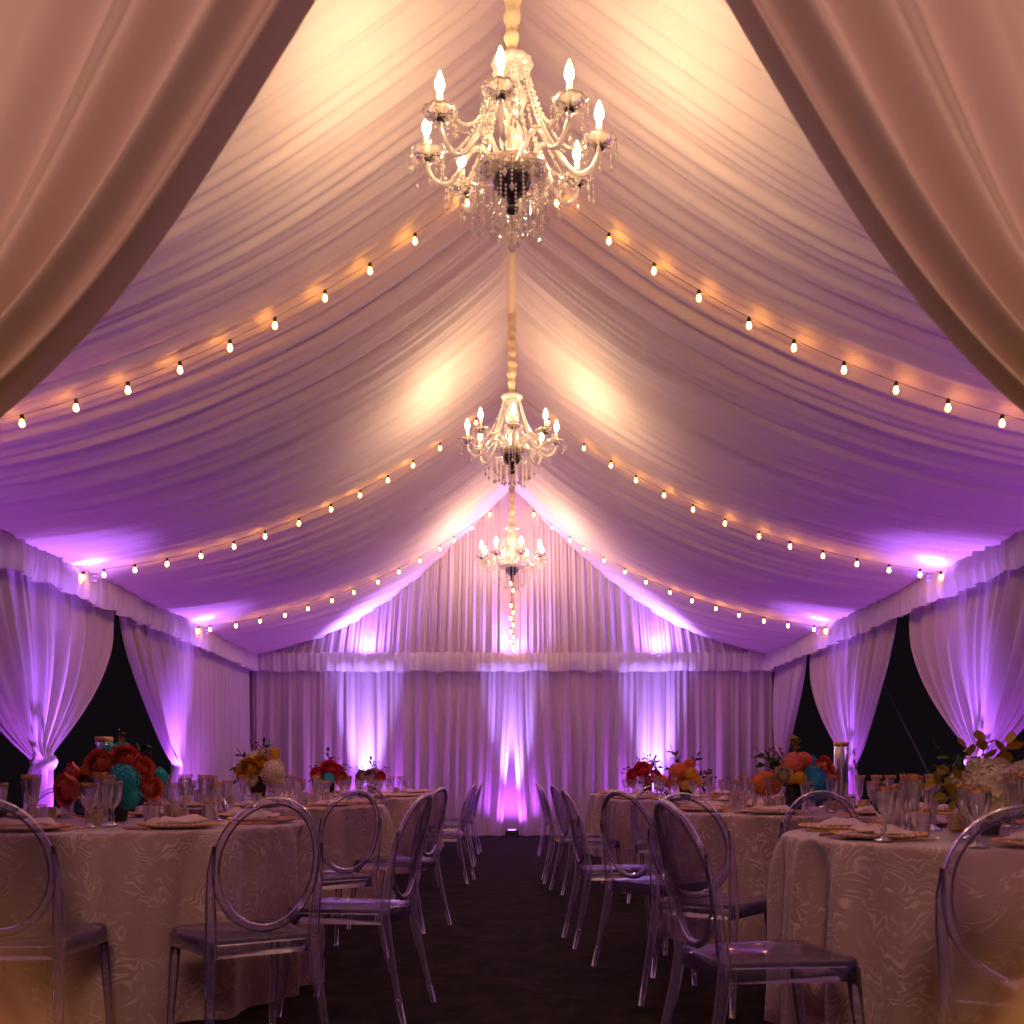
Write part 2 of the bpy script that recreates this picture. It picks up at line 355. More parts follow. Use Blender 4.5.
def tieback(sx, y0, y1, yg, label, seed, ztie=1.12, zt=2.86, wt=0.20, wb=0.62, npl=2.7, x0=None):
    w0 = y1 - y0
    s = np.linspace(0, 1, 300); t = np.linspace(0, 1, 110)
    S, T = np.meshgrid(s, t, indexing='ij')
    tt = 0.72                                     # share of rows above the tie
    up = np.clip(T / tt, 0, 1); dn = np.clip((T - tt) / (1 - tt), 0, 1)
    k = 1 - up ** 1.75
    top = y0 + w0 * S
    tie = yg + wt * (S - 0.5)
    Yu = tie + (top - tie) * k
    Yd = yg + (wt + (wb - wt) * dn ** 0.6) * (S - 0.5)
    Y = np.where(T <= tt, Yu, Yd)
    Z = np.where(T <= tt, zt + (ztie - zt) * up, ztie - (ztie - 0.012) * dn)
    # cloth sags a touch: the outer edges hang lower than the middle near the tie
    width = np.where(T <= tt, wt + (w0 - wt) * k, wt + (wb - wt) * dn ** 0.6)
    dens = np.clip(width / w0, 0.12, 1)
    fo = (0.35 + 0.65 * np.clip(T * 5, 0, 1)) * folds(S * w0 * npl, seed) * 0.085 * (0.12 + 0.88 * np.sqrt(dens)) + folds(S * w0 * npl * 2.6, seed + 3) * 0.02
    bulge = 0.05 * np.sin(PI * np.clip(up, 0, 1)) + 0.05 * np.exp(-((Z - ztie) / 0.12) ** 2) * np.cos((S - 0.5) * 2.4)
    X = sx * (HW + 0.02) - sx * (fo + bulge)
    o = grid_fast('tieback_curtain', X, Y, Z, M_drape); tag(o, label, 'curtain')
    return o
tieback(-1, 6.9, 11.26, 9.4, 'white tied-back curtain gathered behind the table with coral and teal flowers', 71)
tieback(-1, 11.34, 13.52, 13.3, 'white curtain swept to the second column just past the dark gap by coral flowers', 75, wt=0.2, npl=3.2)
tieback(1, 6.9, 11.25, 9.45, 'white tied-back curtain gathered behind the cream hydrangea centrepiece', 79)
tieback(1, 11.55, 14.9, 13.1, 'white tied-back curtain gathered behind the orange and blue flowers', 83)
tieback(1, 15.1, 16.95, 16.7, 'white curtain swept into the far corner past the dark gap by blue hydrangea', 87, wt=0.35, npl=3.2)
def tie_band(sx, y, label):
    mb = MB(); P = []
    for z in (-0.05, -0.03, 0, 0.03, 0.05):
        P.append([(sx * (HW - 0.05) + 0.12 * math.cos(a) * (1 - abs(z) * 3), y + 0.135 * math.sin(a) * (1 - abs(z) * 3), 1.11 + z + 0.02 * math.cos(a * 2)) for a in np.linspace(0, 2 * PI, 20, endpoint=False)])
    mb.grid(P, closed_v=True); o = mb.build('curtain_tie', M_drape); tag(o, label, 'curtain tie')
tie_band(-1, 9.4, 'white fabric tie around the curtain behind the coral and teal flowers')
tie_band(1, 9.45, 'white fabric tie around the curtain behind the cream hydrangea')
tie_band(1, 13.1, 'white fabric tie around the curtain behind the orange and blue flowers')

# entry drapes close to the camera
def entry_drape(sx, label, seed):
    yd = 1.9
    s = np.linspace(0, 1, 260); t = np.linspace(0, 1, 120)
    S, T = np.meshgrid(s, t, indexing='ij')
    # S=0 inner edge, S=1 outer edge ; edge measured from the photo
    tz = np.array([2.78, 2.42, 2.20, 1.986, 1.80, 1.65, 1.46, 1.30]); ex = np.array([-0.17, -0.366, -0.50, -0.638, -0.79, -0.95, -1.22, -1.58])
    if sx > 0: ex = np.array([-0.21, -0.40, -0.52, -0.66, -0.80, -0.97, -1.22, -1.58])
    up = np.clip(T / 0.75, 0, 1); dn = np.clip((T - 0.75) / 0.25, 0, 1)
    zi = 2.78 - (2.78 - 1.30) * up
    inner = np.polyval(np.polyfit(tz, ex, 4), zi)
    outer = -2.15 + 0.45 * up ** 2
    X = inner + (outer - inner) * S ** 1.25
    Z = zi - 0.10 * S * np.sin(PI * up)
    Xd = -1.64 + (S - 0.5) * (0.13 + 0.4 * dn ** 0.7) ; Xt = -1.64
    k = np.clip((up - 0.86) / 0.14, 0, 1) ** 1.5
    X = np.where(T <= 0.75, X * (1 - k) + (-1.64 - (S - 0.5) * 0.13) * k, -1.64 - (S - 0.5) * (0.13 + 0.4 * dn ** 0.7))
    Z = np.where(T <= 0.75, Z, 1.30 - 1.285 * dn)
    f = 0.085 * (1 - 0.5 * k) * (0.55 * np.sin(2 * PI * (S ** 0.6 * 6.5 + 0.2)) + 0.9 * n1(S ** 0.7 * 7, seed) + 0.16 * np.sin(2 * PI * S ** 0.6 * 15 + 1))
    Y = yd + (f - 0.075) * np.clip(S / 0.035, 0, 1) + 0.03 * S
    o = grid_fast('entry_drape', -sx * X if sx > 0 else X, Y, Z, M_sheer); tag(o, label, 'curtain')
entry_drape(-1, 'large beige entrance drape swept aside above the coral rose side', 91)
entry_drape(1, 'large beige entrance drape swept aside above the cream hydrangea side', 95)
mb = MB(); mb.tube([(-2.6, 2.0, 2.80), (2.6, 2.0, 2.80)], 0.025, 12)
o = mb.build('curtain_rail', M_pole); tag(o, 'white rail over the entrance carrying both beige drapes', 'curtain rail')

# golden see-through sheets added to imitate the warm glow in the bottom corners
def glow_sheet():
    m, nt, out = newmat('gold_glow_sheet'); L = nt.links.new
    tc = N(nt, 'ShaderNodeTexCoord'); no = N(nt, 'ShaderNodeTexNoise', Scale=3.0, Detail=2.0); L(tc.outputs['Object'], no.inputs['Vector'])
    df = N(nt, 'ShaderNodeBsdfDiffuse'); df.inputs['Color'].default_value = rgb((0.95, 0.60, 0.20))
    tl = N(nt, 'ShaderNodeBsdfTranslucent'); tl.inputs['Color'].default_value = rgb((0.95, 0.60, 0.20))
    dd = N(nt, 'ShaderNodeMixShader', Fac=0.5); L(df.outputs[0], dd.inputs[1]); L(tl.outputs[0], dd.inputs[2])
    at = N(nt, 'ShaderNodeAttribute', attribute_name='weave')  # opacity ramp of the imitated glow
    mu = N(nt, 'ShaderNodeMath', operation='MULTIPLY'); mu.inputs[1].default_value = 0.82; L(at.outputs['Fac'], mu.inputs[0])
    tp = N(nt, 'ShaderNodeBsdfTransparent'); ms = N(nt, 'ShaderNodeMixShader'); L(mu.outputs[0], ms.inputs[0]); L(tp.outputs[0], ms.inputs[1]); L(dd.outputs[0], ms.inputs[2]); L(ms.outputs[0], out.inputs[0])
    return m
M_glow_sheet = glow_sheet()
def corner_glow(sx, label, seed):
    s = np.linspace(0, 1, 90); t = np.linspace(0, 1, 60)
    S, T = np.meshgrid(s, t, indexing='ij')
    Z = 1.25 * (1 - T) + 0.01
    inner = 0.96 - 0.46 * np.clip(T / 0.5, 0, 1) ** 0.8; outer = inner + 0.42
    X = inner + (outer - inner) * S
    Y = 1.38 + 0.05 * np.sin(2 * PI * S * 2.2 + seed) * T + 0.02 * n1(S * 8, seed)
    o = grid_fast('corner_glow_sheet', sx * X, Y, Z, M_glow_sheet); tag(o, label, 'curtain')
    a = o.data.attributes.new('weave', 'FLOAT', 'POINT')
    w = np.clip(S / 0.5, 0, 1) ** 1.2 * np.clip((T - 0.14) / 0.34, 0, 1) ** 1.3  # glow sheet fades out towards its inner edge and top
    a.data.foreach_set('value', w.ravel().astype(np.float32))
corner_glow(-1, 'see-through sheet imitating a golden glow at the entrance before the coral rose table', 1)
corner_glow(1, 'see-through sheet imitating a golden glow at the entrance before the cream hydrangea table', 2)

# ------------------------------------------------------------------ chandeliers
def chandelier():
    root = empty('chandelier', (0, 0, 0))
    K = root
    # centre column of stacked glass vases
    mb = MB(); prof = [(0.0, -0.64), (0.05, -0.63), (0.06, -0.60), (0.03, -0.56), (0.028, -0.50), (0.055, -0.44), (0.065, -0.40), (0.05, -0.34), (0.03, -0.31), (0.03, -0.27),
                       (0.06, -0.24), (0.075, -0.18), (0.05, -0.12), (0.028, -0.09), (0.026, -0.05), (0.0, -0.03)]
    mb.lathe(prof, 20, wob=lambda a, z: 0.06 * math.cos(8 * a)); mb.build('centre_column', M_crystal, K)
    mb = MB(); mb.lathe([(0.0, -0.06), (0.07, -0.05), (0.105, -0.02), (0.11, 0.0), (0.09, 0.015), (0.05, 0.03), (0.0, 0.035)], 24, wob=lambda a, z: 0.05 * math.cos(12 * a)); mb.build('crown_dish', M_crystal, K)
    # jewelled dark bowl and finial
    mb = MB(); mb.lathe([(0.0, -0.74), (0.02, -0.735), (0.03, -0.72), (0.02, -0.705), (0.05, -0.69), (0.085, -0.66), (0.098, -0.62), (0.09, -0.60), (0.0, -0.59)], 24, wob=lambda a, z: 0.04 * math.cos(12 * a))
    mb.build('jewelled_bowl', M_dark, K, smooth=False)
    mb = MB(); mb.lathe([(0.0, -0.735), (0.012, -0.74), (0.035, -0.755), (0.03, -0.78), (0.0, -0.795)], 16); mb.build('finial', M_dark, K)
    mb = MB(); mb.lathe([(0.09, -0.60), (0.17, -0.585), (0.19, -0.565), (0.18, -0.56), (0.16, -0.575), (0.09, -0.585)], 28, wob=lambda a, z: 0.03 * math.cos(14 * a)); mb.build('hub_dish', M_cglass, K)
    # arm template, pointing along +X
    R = 0.455
    pts = []
    ctrl = [(0.06, -0.58), (0.10, -0.50), (0.16, -0.435), (0.22, -0.45), (0.27, -0.53), (0.33, -0.60), (0.39, -0.60), (0.44, -0.54), (0.455, -0.475)]
    for i in range(len(ctrl) - 1):
        p0 = ctrl[max(i - 1, 0)]; p1 = ctrl[i]; p2 = ctrl[i + 1]; p3 = ctrl[min(i + 2, len(ctrl) - 1)]
        for q in range(4):
            t = q / 4
            pts.append(tuple(0.5 * ((2 * p1[k]) + (-p0[k] + p2[k]) * t + (2 * p0[k] - 5 * p1[k] + 4 * p2[k] - p3[k]) * t * t + (-p0[k] + 3 * p1[k] - 3 * p2[k] + p3[k]) * t ** 3) for k in (0, 1)))
    pts.append(ctrl[-1])
    arm = MB(); arm.tube([(p[0], 0, p[1]) for p in pts], [0.014 + 0.0025 * math.sin(i * 2.1) for i in range(len(pts))], 8)
    me_arm = arm.mesh('arm', M_crystal)
    b = MB(); b.lathe([(0.0, -0.475), (0.04, -0.472), (0.075, -0.455), (0.090, -0.436), (0.083, -0.438), (0.06, -0.455), (0.0, -0.462)], 20, (R, 0, 0), wob=lambda a, z: 0.06 * math.cos(10 * a)); me_dish = b.mesh('bobeche', M_cglass)
    b = MB(); b.lathe([(0.0, -0.49), (0.022, -0.487), (0.026, -0.475), (0.018, -0.468), (0.0, -0.465)], 14, (R, 0, 0)); me_cup = b.mesh('candle_cup', M_darkmet)
    b = MB(); b.lathe([(0.0, -0.45), (0.016, -0.45), (0.0155, -0.34), (0.0, -0.338)], 12, (R, 0, 0)); me_can = b.mesh('candle_tube', M_candle)
    b = MB(); b.lathe([(0.0, -0.338), (0.010, -0.335), (0.021, -0.318), (0.024, -0.302), (0.019, -0.275), (0.010, -0.252), (0.003, -0.233), (0.0, -0.23)], 12, (R, 0, 0)); me_bulb = b.mesh('candle_bulb', M_bulb)
    me_drops = []
    for k in range(8):
        b = MB(); a = 2 * PI * k / 8; x = R + 0.09 * math.cos(a); y = 0.09 * math.sin(a); ln = (3, 5, 4, 6)[k % 4]
        z = -0.435
        for q in range(ln): b.octa((x, y, z - 0.010), 0.006, 0.009); z -= 0.019
        b.octa((x, y, z - 0.022), 0.012, 0.024)
        me_drops.append(b.mesh('crystal_drop', M_crystal, False))
    # bead strand from crown to arm (and one to its neighbour)
    def strand(p0, p1, sag, name):
        b = MB(); n = int((Vector(p1) - Vector(p0)).length * 1.12 / 0.021)
        for i in range(n + 1):
            t = i / n; p = Vector(p0).lerp(Vector(p1), t); p.z -= sag * 4 * t * (1 - t)
            b.octa(p, 0.010 if i % 3 else 0.0125, 0.0105)
        return b.mesh(name, M_crystal, False)
    me_s1 = strand((0.08, 0, -0.03), (0.30, 0.0, -0.55), 0.10, 'bead_strand')
    me_s2 = strand((0.08, 0.03, -0.03), (R - 0.08, 0.02, -0.44), 0.15, 'bead_strand')
    me_s3 = strand((0.08, -0.01, -0.03), (0.22, -0.02, -0.46), 0.04, 'bead_strand')
    for k in range(8):
        a = math.radians(-7 - 90 + 45 * k)
        ao = link('arm', me_arm, None, K); ao.rotation_euler = (0, 0, a)
        for nm, me in (('bobeche', me_dish), ('candle_cup', me_cup), ('candle_tube', me_can), ('candle_bulb', me_bulb)): link(nm, me, None, ao)
        for me in me_drops: link('crystal_drop', me, None, ao)
        so = link('bead_strand', me_s1, None, K); so.rotation_euler = (0, 0, a + 0.39)
        so = link('bead_strand', me_s2, None, K); so.rotation_euler = (0, 0, a)
        so = link('bead_strand', me_s3, None, K); so.rotation_euler = (0, 0, a + 0.2)
    # swags between neighbouring dishes
    for k in range(8):
        a0 = math.radians(-97 + 45 * k); a1 = a0 + PI / 4
        p0 = (0.40 * math.cos(a0), 0.40 * math.sin(a0), -0.46); p1 = (0.40 * math.cos(a1), 0.40 * math.sin(a1), -0.46)
        link('bead_swag', strand(p0, p1, 0.10, 'bead_swag'), None, K)
    # waterfall of strands under the hub
    r2 = random.Random(11)
    for ring, (rr, n, z0, l0, l1) in enumerate(((0.185, 20, -0.585, 0.13, 0.27), (0.10, 12, -0.69, 0.14, 0.22), (0.27, 12, -0.56, 0.10, 0.20))):
        for k in range(n):
            a = 2 * PI * (k + 0.37 * ring) / n; ln = r2.uniform(l0, l1); b = MB(); z = z0
            x = rr * math.cos(a); y = rr * math.sin(a)
            while z > z0 - ln: b.octa((x, y, z), 0.0075, 0.010); z -= 0.021
            b.octa((x, y, z - 0.018), 0.014, 0.026); b.build('crystal_strand', M_crystal, K, smooth=False)
    b = MB(); b.tube([(0, 0, -0.79), (0, 0, -0.93)], 0.003, 6); z = -0.81
    while z > -0.92: b.octa((0, 0, z), 0.008, 0.011); z -= 0.022
    b.lathe([(0.0, -0.99), (0.014, -0.985), (0.022, -0.965), (0.018, -0.945), (0.0, -0.93)], 12); b.build('pendant_drop', M_crystal, K)
    return root
CH = [(5.36, 4.715, 0), (10.45, 4.86, 9), (15.75, 4.82, 23)]
ch0 = chandelier()
labels = ['largest crystal chandelier hanging nearest the entrance, candle bulbs lit', 'middle crystal chandelier of three hanging along the ridge, candle bulbs lit', 'smallest looking crystal chandelier hanging in front of the purple gable']
def sleeve(root, z0, z1, seed):
    b = MB(); P = []
    for i, z in enumerate(np.linspace(z0, z1, 60)):
        r = 0.038 + 0.016 * float(n1(z * 16, seed)) + 0.008 * math.sin(z * 60)
        P.append([(r * math.cos(a) * (1 + 0.12 * math.cos(3 * a + z * 20)), r * math.sin(a), z) for a in np.linspace(0, 2 * PI, 14, endpoint=False)])
    b.grid(P, closed_v=True); b.build('chain_sleeve', M_sleeve, root)
roots = [ch0] + [copy_tree(ch0) for _ in range(2)]
for r, (y, z, dr), lb, sd in zip(roots, CH, labels, (3, 6, 9)):
    r.location = (0, y, z); r.rotation_euler = (0, 0, math.radians(dr)); r.scale = (1.06,) * 3 if y > 15 else (1, 1, 1); tag(r, lb, 'chandelier', 'chandeliers along the ridge'); sleeve(r, 0.02, (RIDGE - 0.075 - z) / r.scale[0], sd)

# ------------------------------------------------------------------ string lights
def bulb_meshes():
    b = MB(); b.lathe([(0.0, -0.074), (0.008, -0.072), (0.017, -0.061), (0.018, -0.050), (0.013, -0.034), (0.008, -0.022), (0.0, -0.022)], 10); mb_ = b.mesh('bulb', M_sbulb)
    b = MB(); b.lathe([(0.0, -0.024), (0.013, -0.024), (0.014, 0.0), (0.008, 0.012), (0.0, 0.012)], 10); ms_ = b.mesh('socket', M_darkmet)
    return mb_, ms_
ME_B, ME_S = bulb_meshes()
def string_light(sx, ye, label, us):
    root = empty('string_light', (sx * HW, ye, 2.9), label=label, cat='string light', group='bulb strings across the liner')
    org = Vector(root.location)
    def P(u):
        X = sx * HW * u; Y = ye * (1.28 - 0.28 * u)
        z, _, _ = liner_z(np.array(X), np.array(Y)); return Vector((X, Y, float(z) - 0.055)) - org
    pts = []
    for k in range(61):
        u = 0.012 + 0.945 * k / 60; p = P(u); pts.append(p)
    b = MB(); b.tube(pts, 0.0035, 6); b.build('wire', M_wire, root)
    for u in us:
        p = P(u) + Vector((0, 0, -0.008)); q = link('socket', ME_S, None, root); q.location = p
        o = link('bulb', ME_B, None, root); o.location = p
def us_from_px(pxs, ye):
    out = []
    for px in pxs:
        lo, hi = 0.0, 0.955
        for _ in range(40):
            u = (lo + hi) / 2; x = HW * u / (ye * (1.28 - 0.28 * u)) * F
            if x < px: lo = u
            else: hi = u
        out.append(u)
    return out
px1 = [45, 97, 142, 187, 237, 282, 332, 384, 436, 490, 545, 600, 655]
px2 = [36, 72, 99, 124, 152, 181, 213, 247, 278, 311, 345, 377, 408, 434]
px3 = [22, 40, 58, 72, 92, 113, 134, 158, 180, 204, 227, 252, 276, 302, 322]
nm = {-1: 'on the coral rose side', 1: 'on the cream hydrangea side'}
for sx in (-1, 1):
    string_light(sx, 6.15, 'warm bulb string over the first chandelier bay ' + nm[sx], us_from_px(px1, 6.15))
    string_light(sx, YC[0], 'warm bulb string fanning from the middle chandelier ' + nm[sx], us_from_px(px2, YC[0]))
    string_light(sx, YC[1], 'warm bulb string fanning from the farthest chandelier ' + nm[sx], us_from_px(px3, YC[1]))
# strand hanging down the gable seam
root = empty('hanging_light_strand', (0, YB - 0.22, 3.05), label='short vertical strand of glowing bulbs hanging down the gable centre seam', cat='string light')
b = MB(); b.tube([(0, 0, 0.0), (0.012, 0, 0.5), (-0.01, 0, 0.9), (0, 0, 1.5), (0, 0.05, 2.55)], 0.005, 6); b.build('wire', M_wire, root)
for k, z in enumerate((0.05, 0.14, 0.22, 0.31, 0.42, 0.52, 0.62, 0.74, 0.98, 1.10)):
    q = link('socket', ME_S, None, root); q.location = (0.018 * (-1) ** k, -0.02, z + 0.05); o = link('bulb', ME_B, None, root); o.location = (0.018 * (-1) ** k, -0.02, z + 0.05)

# ------------------------------------------------------------------ uplights
UPC = (0.40, 0.15, 1.0); UPW = (0.42, 0.29, 1.0)
def uplight(loc, aim, label, watts=300, ang=60, wash=0, inward=(0, 0), lens=M_lens, col=UPC, blend=0.9, rad=0.05):
    root = empty('uplight', (loc[0], loc[1], 0), label=label, cat='uplight', group='uplights around the tent')
    b = MB(); b.box((0, 0, 0.055), (0.22, 0.17, 0.11)); b.build('housing', M_black, root, smooth=False)
    b = MB(); b.box((0, 0, 0.012), (0.26, 0.20, 0.024)); b.build('foot_plate', M_black, root, smooth=False)
    b = MB(); b.lathe([(0.0, 0.118), (0.06, 0.118), (0.068, 0.108)], 16); b.build('lens', lens, root)
    ld = bpy.data.lights.new('uplight_beam', 'SPOT'); ld.energy = watts; ld.color = col; ld.spot_size = math.radians(ang); ld.spot_blend = blend; ld.shadow_soft_size = rad
    lo = bpy.data.objects.new('uplight_beam', ld); COL.objects.link(lo); lo.location = (loc[0], loc[1], 0.15)
    lo.rotation_euler = (Vector(aim) - Vector(lo.location)).to_track_quat('-Z', 'Y').to_euler()
    if wash:
        ld = bpy.data.lights.new('uplight_wash', 'SPOT'); ld.energy = wash; ld.color = (0.52, 0.10, 1.0); ld.spot_size = math.radians(150); ld.spot_blend = 1.0; ld.shadow_soft_size = rad
        l2 = bpy.data.objects.new('uplight_wash', ld); COL.objects.link(l2); l2.location = (loc[0] + inward[0] * 0.1, loc[1] + inward[1] * 0.1, 0.16)
        l2.rotation_euler = Vector((inward[0], inward[1], 1.2)).to_track_quat('-Z', 'Y').to_euler()
for sx in (-1, 1):
    who = nm[sx]
    for y, w in ((2.9, 'by the entrance'), (6.1, 'at the first column'), (9.55, 'at the second column'), (13.25, 'at the third column')):
        uplight((sx * (HW - 0.42), y, 0), (sx * (HW - 0.02), y + 0.03, 2.9), 'small black uplight on the carpet %s %s' % (w, who), watts=700, ang=42, wash=105, inward=(sx * 0.35, 0))
    uplight((sx * 2.40 - 0.03, YB - 0.24, 0), (sx * 2.40 - 0.03, YB + 0.0, 2.7), 'small black uplight under the bright end wall streak ' + who, watts=1700, ang=34, col=UPW, wash=95, inward=(0, 0.3))
uplight((0, YB - 0.20, 0), (0, YB + 0.04, 2.7), 'small black uplight in the centre slit of the end wall', watts=1500, ang=30, col=UPW, wash=70, inward=(0, 0.1))
uplight((0.0, YB - 0.42, 0), (0, YB, 2.9), 'small black uplight', watts=200, ang=58) if False else None
for sx in (-1, 1):  # added out-of-view lamps that turn the outer drapes gold
    uplight((sx * 1.75, 0.60, 0), (sx * 2.0, 1.95, 2.6), 'added unseen amber light beside the entrance ' + nm[sx], watts=90, ang=85, lens=M_added_amber, col=(1.0, 0.52, 0.16), rad=0.15)

def added_light(x, y, z, aim, watts, label):  # lamps added for the bright spots above the ruffle and at the eaves
    root = empty('added_ruffle_light', (x, y, z), label=label, cat='added spotlight', group='added lights along the ruffle')
    b = MB(); b.lathe([(0.0, -0.05), (0.022, -0.045), (0.026, 0.0), (0.0, 0.0)], 12); b.build('housing', M_pole, root)
    b = MB(); b.lathe([(0.0, 0.003), (0.022, 0.003), (0.022, 0.001)], 12); b.build('lens', M_lens, root)
    ld = bpy.data.lights.new('added_beam', 'SPOT'); ld.energy = watts; ld.color = (0.38, 0.17, 1.0); ld.spot_size = math.radians(165); ld.spot_blend = 1.0; ld.shadow_soft_size = 0.03
    lo = bpy.data.objects.new('added_beam', ld); COL.objects.link(lo); lo.location = (x, y, z + 0.03); lo.rotation_euler = Vector(aim).to_track_quat('-Z', 'Y').to_euler()
for sx in (-1, 1):
    added_light(sx * 2.40, YB - 0.30, 3.0, (0, 0.35, 1), 75, 'small added light before the end wall ruffle, bright streak ' + nm[sx])
    for y, wd in ((YC[0], 'second'), (YC[1], 'third')):
        added_light(sx * (HW - 0.36), y, 2.90, (sx * 0.3, 0, 1), 12, 'small added light under the eave, %s column %s' % (wd, nm[sx]))
added_light(0, YB - 0.30, 3.0, (0, 0.35, 1), 75, 'small added light before the end wall ruffle under the hanging bulb strand')
ld = bpy.data.lights.new('added_front_fill', 'POINT'); ld.energy = 185; ld.color = (1.0, 0.57, 0.50); ld.shadow_soft_size = 0.4  # added unseen fill light brightening tables and drapes from behind the camera
lo = bpy.data.objects.new('added_front_fill', ld); COL.objects.link(lo); lo.location = (0, -1.0, 2.7)
# ------------------------------------------------------------------ guy straps outside
def strap(p0, p1, label):
    b = MB(); b.tube([p0, p1], 0.022, 6, flat=0.3); o = b.build('guy_strap', M_strap); tag(o, label, 'strap')
strap((4.95, 13.6, 2.2), (6.3, 14.2, 0.0), 'grey slanting guy strap in the dark gap beside the orange and blue flowers side')
strap((-4.95, 9.6, 2.4), (-6.1, 9.7, 0.0), 'grey slanting guy strap in the dark behind the coral rose table')

# ------------------------------------------------------------------ ghost chairs
def make_chair():
    root = empty('ghost_chair', (0, 0, 0))
    # seat: rounded trapezoid slab with skirt, rear edge at y=0, front at y=0.43
    out = []
    def outline(k, z):
        pts = []
        wr, wf, d = 0.172, 0.205, 0.43
        corners = [(-wr, 0.0, 0.02), (wr, 0.0, 0.02), (wf, d, 0.06), (-wf, d, 0.06)]
        for i, (x, y, r) in enumerate(corners):
            cx, cy = x - math.copysign(r, x), y + (r if y == 0 else -r)
            a0 = (PI, 1.5 * PI, 0, 0.5 * PI)[i]
            for q in range(6):
                a = a0 + (PI / 2) * q / 5
                px = cx + r * math.cos(a) * 1.0; py = cy + r * math.sin(a)
                pts.append((px * k, 0.215 + (py - 0.215) * k, z))
        return pts
    b = MB(); rows = [outline(0.90, 0.440), outline(0.985, 0.445), outline(1.0, 0.437), outline(1.0, 0.385), outline(0.965, 0.384), outline(0.965, 0.425), outline(0.88, 0.428)]
    b.grid(rows, closed_v=True); n = 24
    b.f.append(tuple(range(n))); b.f.append(tuple(6 * n + k for k in range(n))[::-1]); b.build('seat', M_chair, root)
    # back: oval ring leaning rearwards and curved round the sitter
    def bp(a, ax=0.172, az=0.212):
        x = ax * math.cos(a); zz = az * math.sin(a); z = 0.690 + zz
        y = -0.012 - (z - 0.45) * 0.24 + 0.9 * x * x * 1.2
        return Vector((x, y, z))
    b = MB(); b.tube([bp(2 * PI * k / 48) for k in range(48)], 0.0115, 8, closed=True, flat=1.3, up=(0, 1, 0.15)); b.build('back_frame', M_chair, root)
    b = MB(); P = []
    for off in (-0.004, 0.004):
        rings = [[bp(2 * PI * k / 32, 0.165 * r, 0.205 * r) + Vector((0, off, 0)) for k in range(32)] for r in (0.02, 0.35, 0.7, 1.0)]
        b.grid([[tuple(p) for p in r] for r in rings], closed_v=True)
    b.build('back_panel', M_panel, root)
    for s in (-1, 1):
        # rear leg runs up into the back upright
        pts = [(s * 0.205, -0.085, 0.0), (s * 0.196, -0.05, 0.14), (s * 0.182, -0.012, 0.32), (s * 0.176, 0.004, 0.43), (s * 0.178, -0.008, 0.52), (s * 0.184, -0.020, 0.60), (s * 0.186, -0.036, 0.68), (s * 0.180, -0.055, 0.76)]
        b = MB(); b.tube(pts, [0.013, 0.016, 0.020, 0.022, 0.019, 0.016, 0.013, 0.007], 8, up=(0, 1, 0)); b.build('leg', M_chair, root)
        pts = [(s * 0.192, 0.455, 0.0), (s * 0.190, 0.435, 0.15), (s * 0.186, 0.412, 0.30), (s * 0.182, 0.400, 0.42)]
        b = MB(); b.tube(pts, [0.012, 0.015, 0.019, 0.023], 8, up=(0, 1, 0)); b.build('leg', M_chair, root)
    return root
chairs = [  # x, y (rear edge), facing vector, label
    (-0.83, 3.42, (-0.55, 0.85), 'clear acrylic oval-back chair drawn up to the coral rose table, aisle front side'),
    (-1.66, 3.36, (-0.05, 1), 'clear acrylic oval-back chair cut by the frame edge at the coral rose table'),
    (-0.47, 4.28, (-1, 0.22), 'side-on clear acrylic chair on the aisle between the coral rose and yellow bouquet tables'),
    (-0.92, 5.45, (-0.62, 0.78), 'clear acrylic chair with its back turned, directly behind the side-on aisle chair by coral roses'),
    (-0.56, 6.62, (-0.95, 0.35), 'side-on clear acrylic chair at the aisle edge of the yellow bouquet table'),
    (-0.47, 9.6, (-1, 0.12), 'side-on clear acrylic chair at the aisle edge of the red and teal bouquet table'),
    (-0.50, 11.4, (-1, 0.0), 'clear acrylic chair between the red and teal bouquet and dusty pink bouquet tables'),
    (-0.50, 13.2, (-1, 0.05), 'farthest clear acrylic chair at the aisle edge of the dusty pink bouquet table'),
    (-1.32, 9.2, (-0.3, 1), 'clear acrylic chair facing the end wall at the red and teal bouquet table'),
    (-2.76, 6.25, (0.5, -0.86), 'clear acrylic chair across the coral rose table, near the tied curtain'),
    (-1.95, 6.36, (0, -1), 'clear acrylic chair across the coral rose table, behind its bouquet'),
    (1.27, 2.52, (0.45, 0.9), 'large clear acrylic oval-back chair at the cream hydrangea table, camera side'),
    (0.57, 3.10, (0.98, 0.2), 'side-on clear acrylic chair at the aisle edge of the cream hydrangea table'),
    (0.77, 4.34, (0.55, 0.83), 'clear acrylic chair just behind the side-on chair at the cream hydrangea table'),
    (0.62, 5.2, (0.77, 0.64), 'clear acrylic chair angled toward the orange and blue bouquet table from the aisle'),
    (0.42, 6.05, (1, 0.1), 'side-on clear acrylic chair at the aisle edge of the orange and blue bouquet table'),
    (0.46, 8.72, (0.98, 0.2), 'clear acrylic chair at the aisle beside the orange and yellow bouquet table, entrance side'),
    (0.44, 9.6, (1, 0.0), 'side-on clear acrylic chair at the aisle edge of the orange and yellow bouquet table'),
    (0.42, 12.9, (1, 0.0), 'farthest clear acrylic chair at the aisle edge of the red berry bouquet table'),
    (1.12, 7.95, (0.30, 0.95), 'clear acrylic chair facing the end wall at the orange and yellow bouquet table'),
    (1.50, 4.98, (0.25, 0.97), 'clear acrylic chair between the cream hydrangea and orange and blue bouquet tables, nearer the aisle'),
    (2.28, 4.98, (-0.2, 0.97), 'clear acrylic chair between the cream hydrangea and orange and blue bouquet tables, nearer the curtains'),
]
c0 = make_chair()
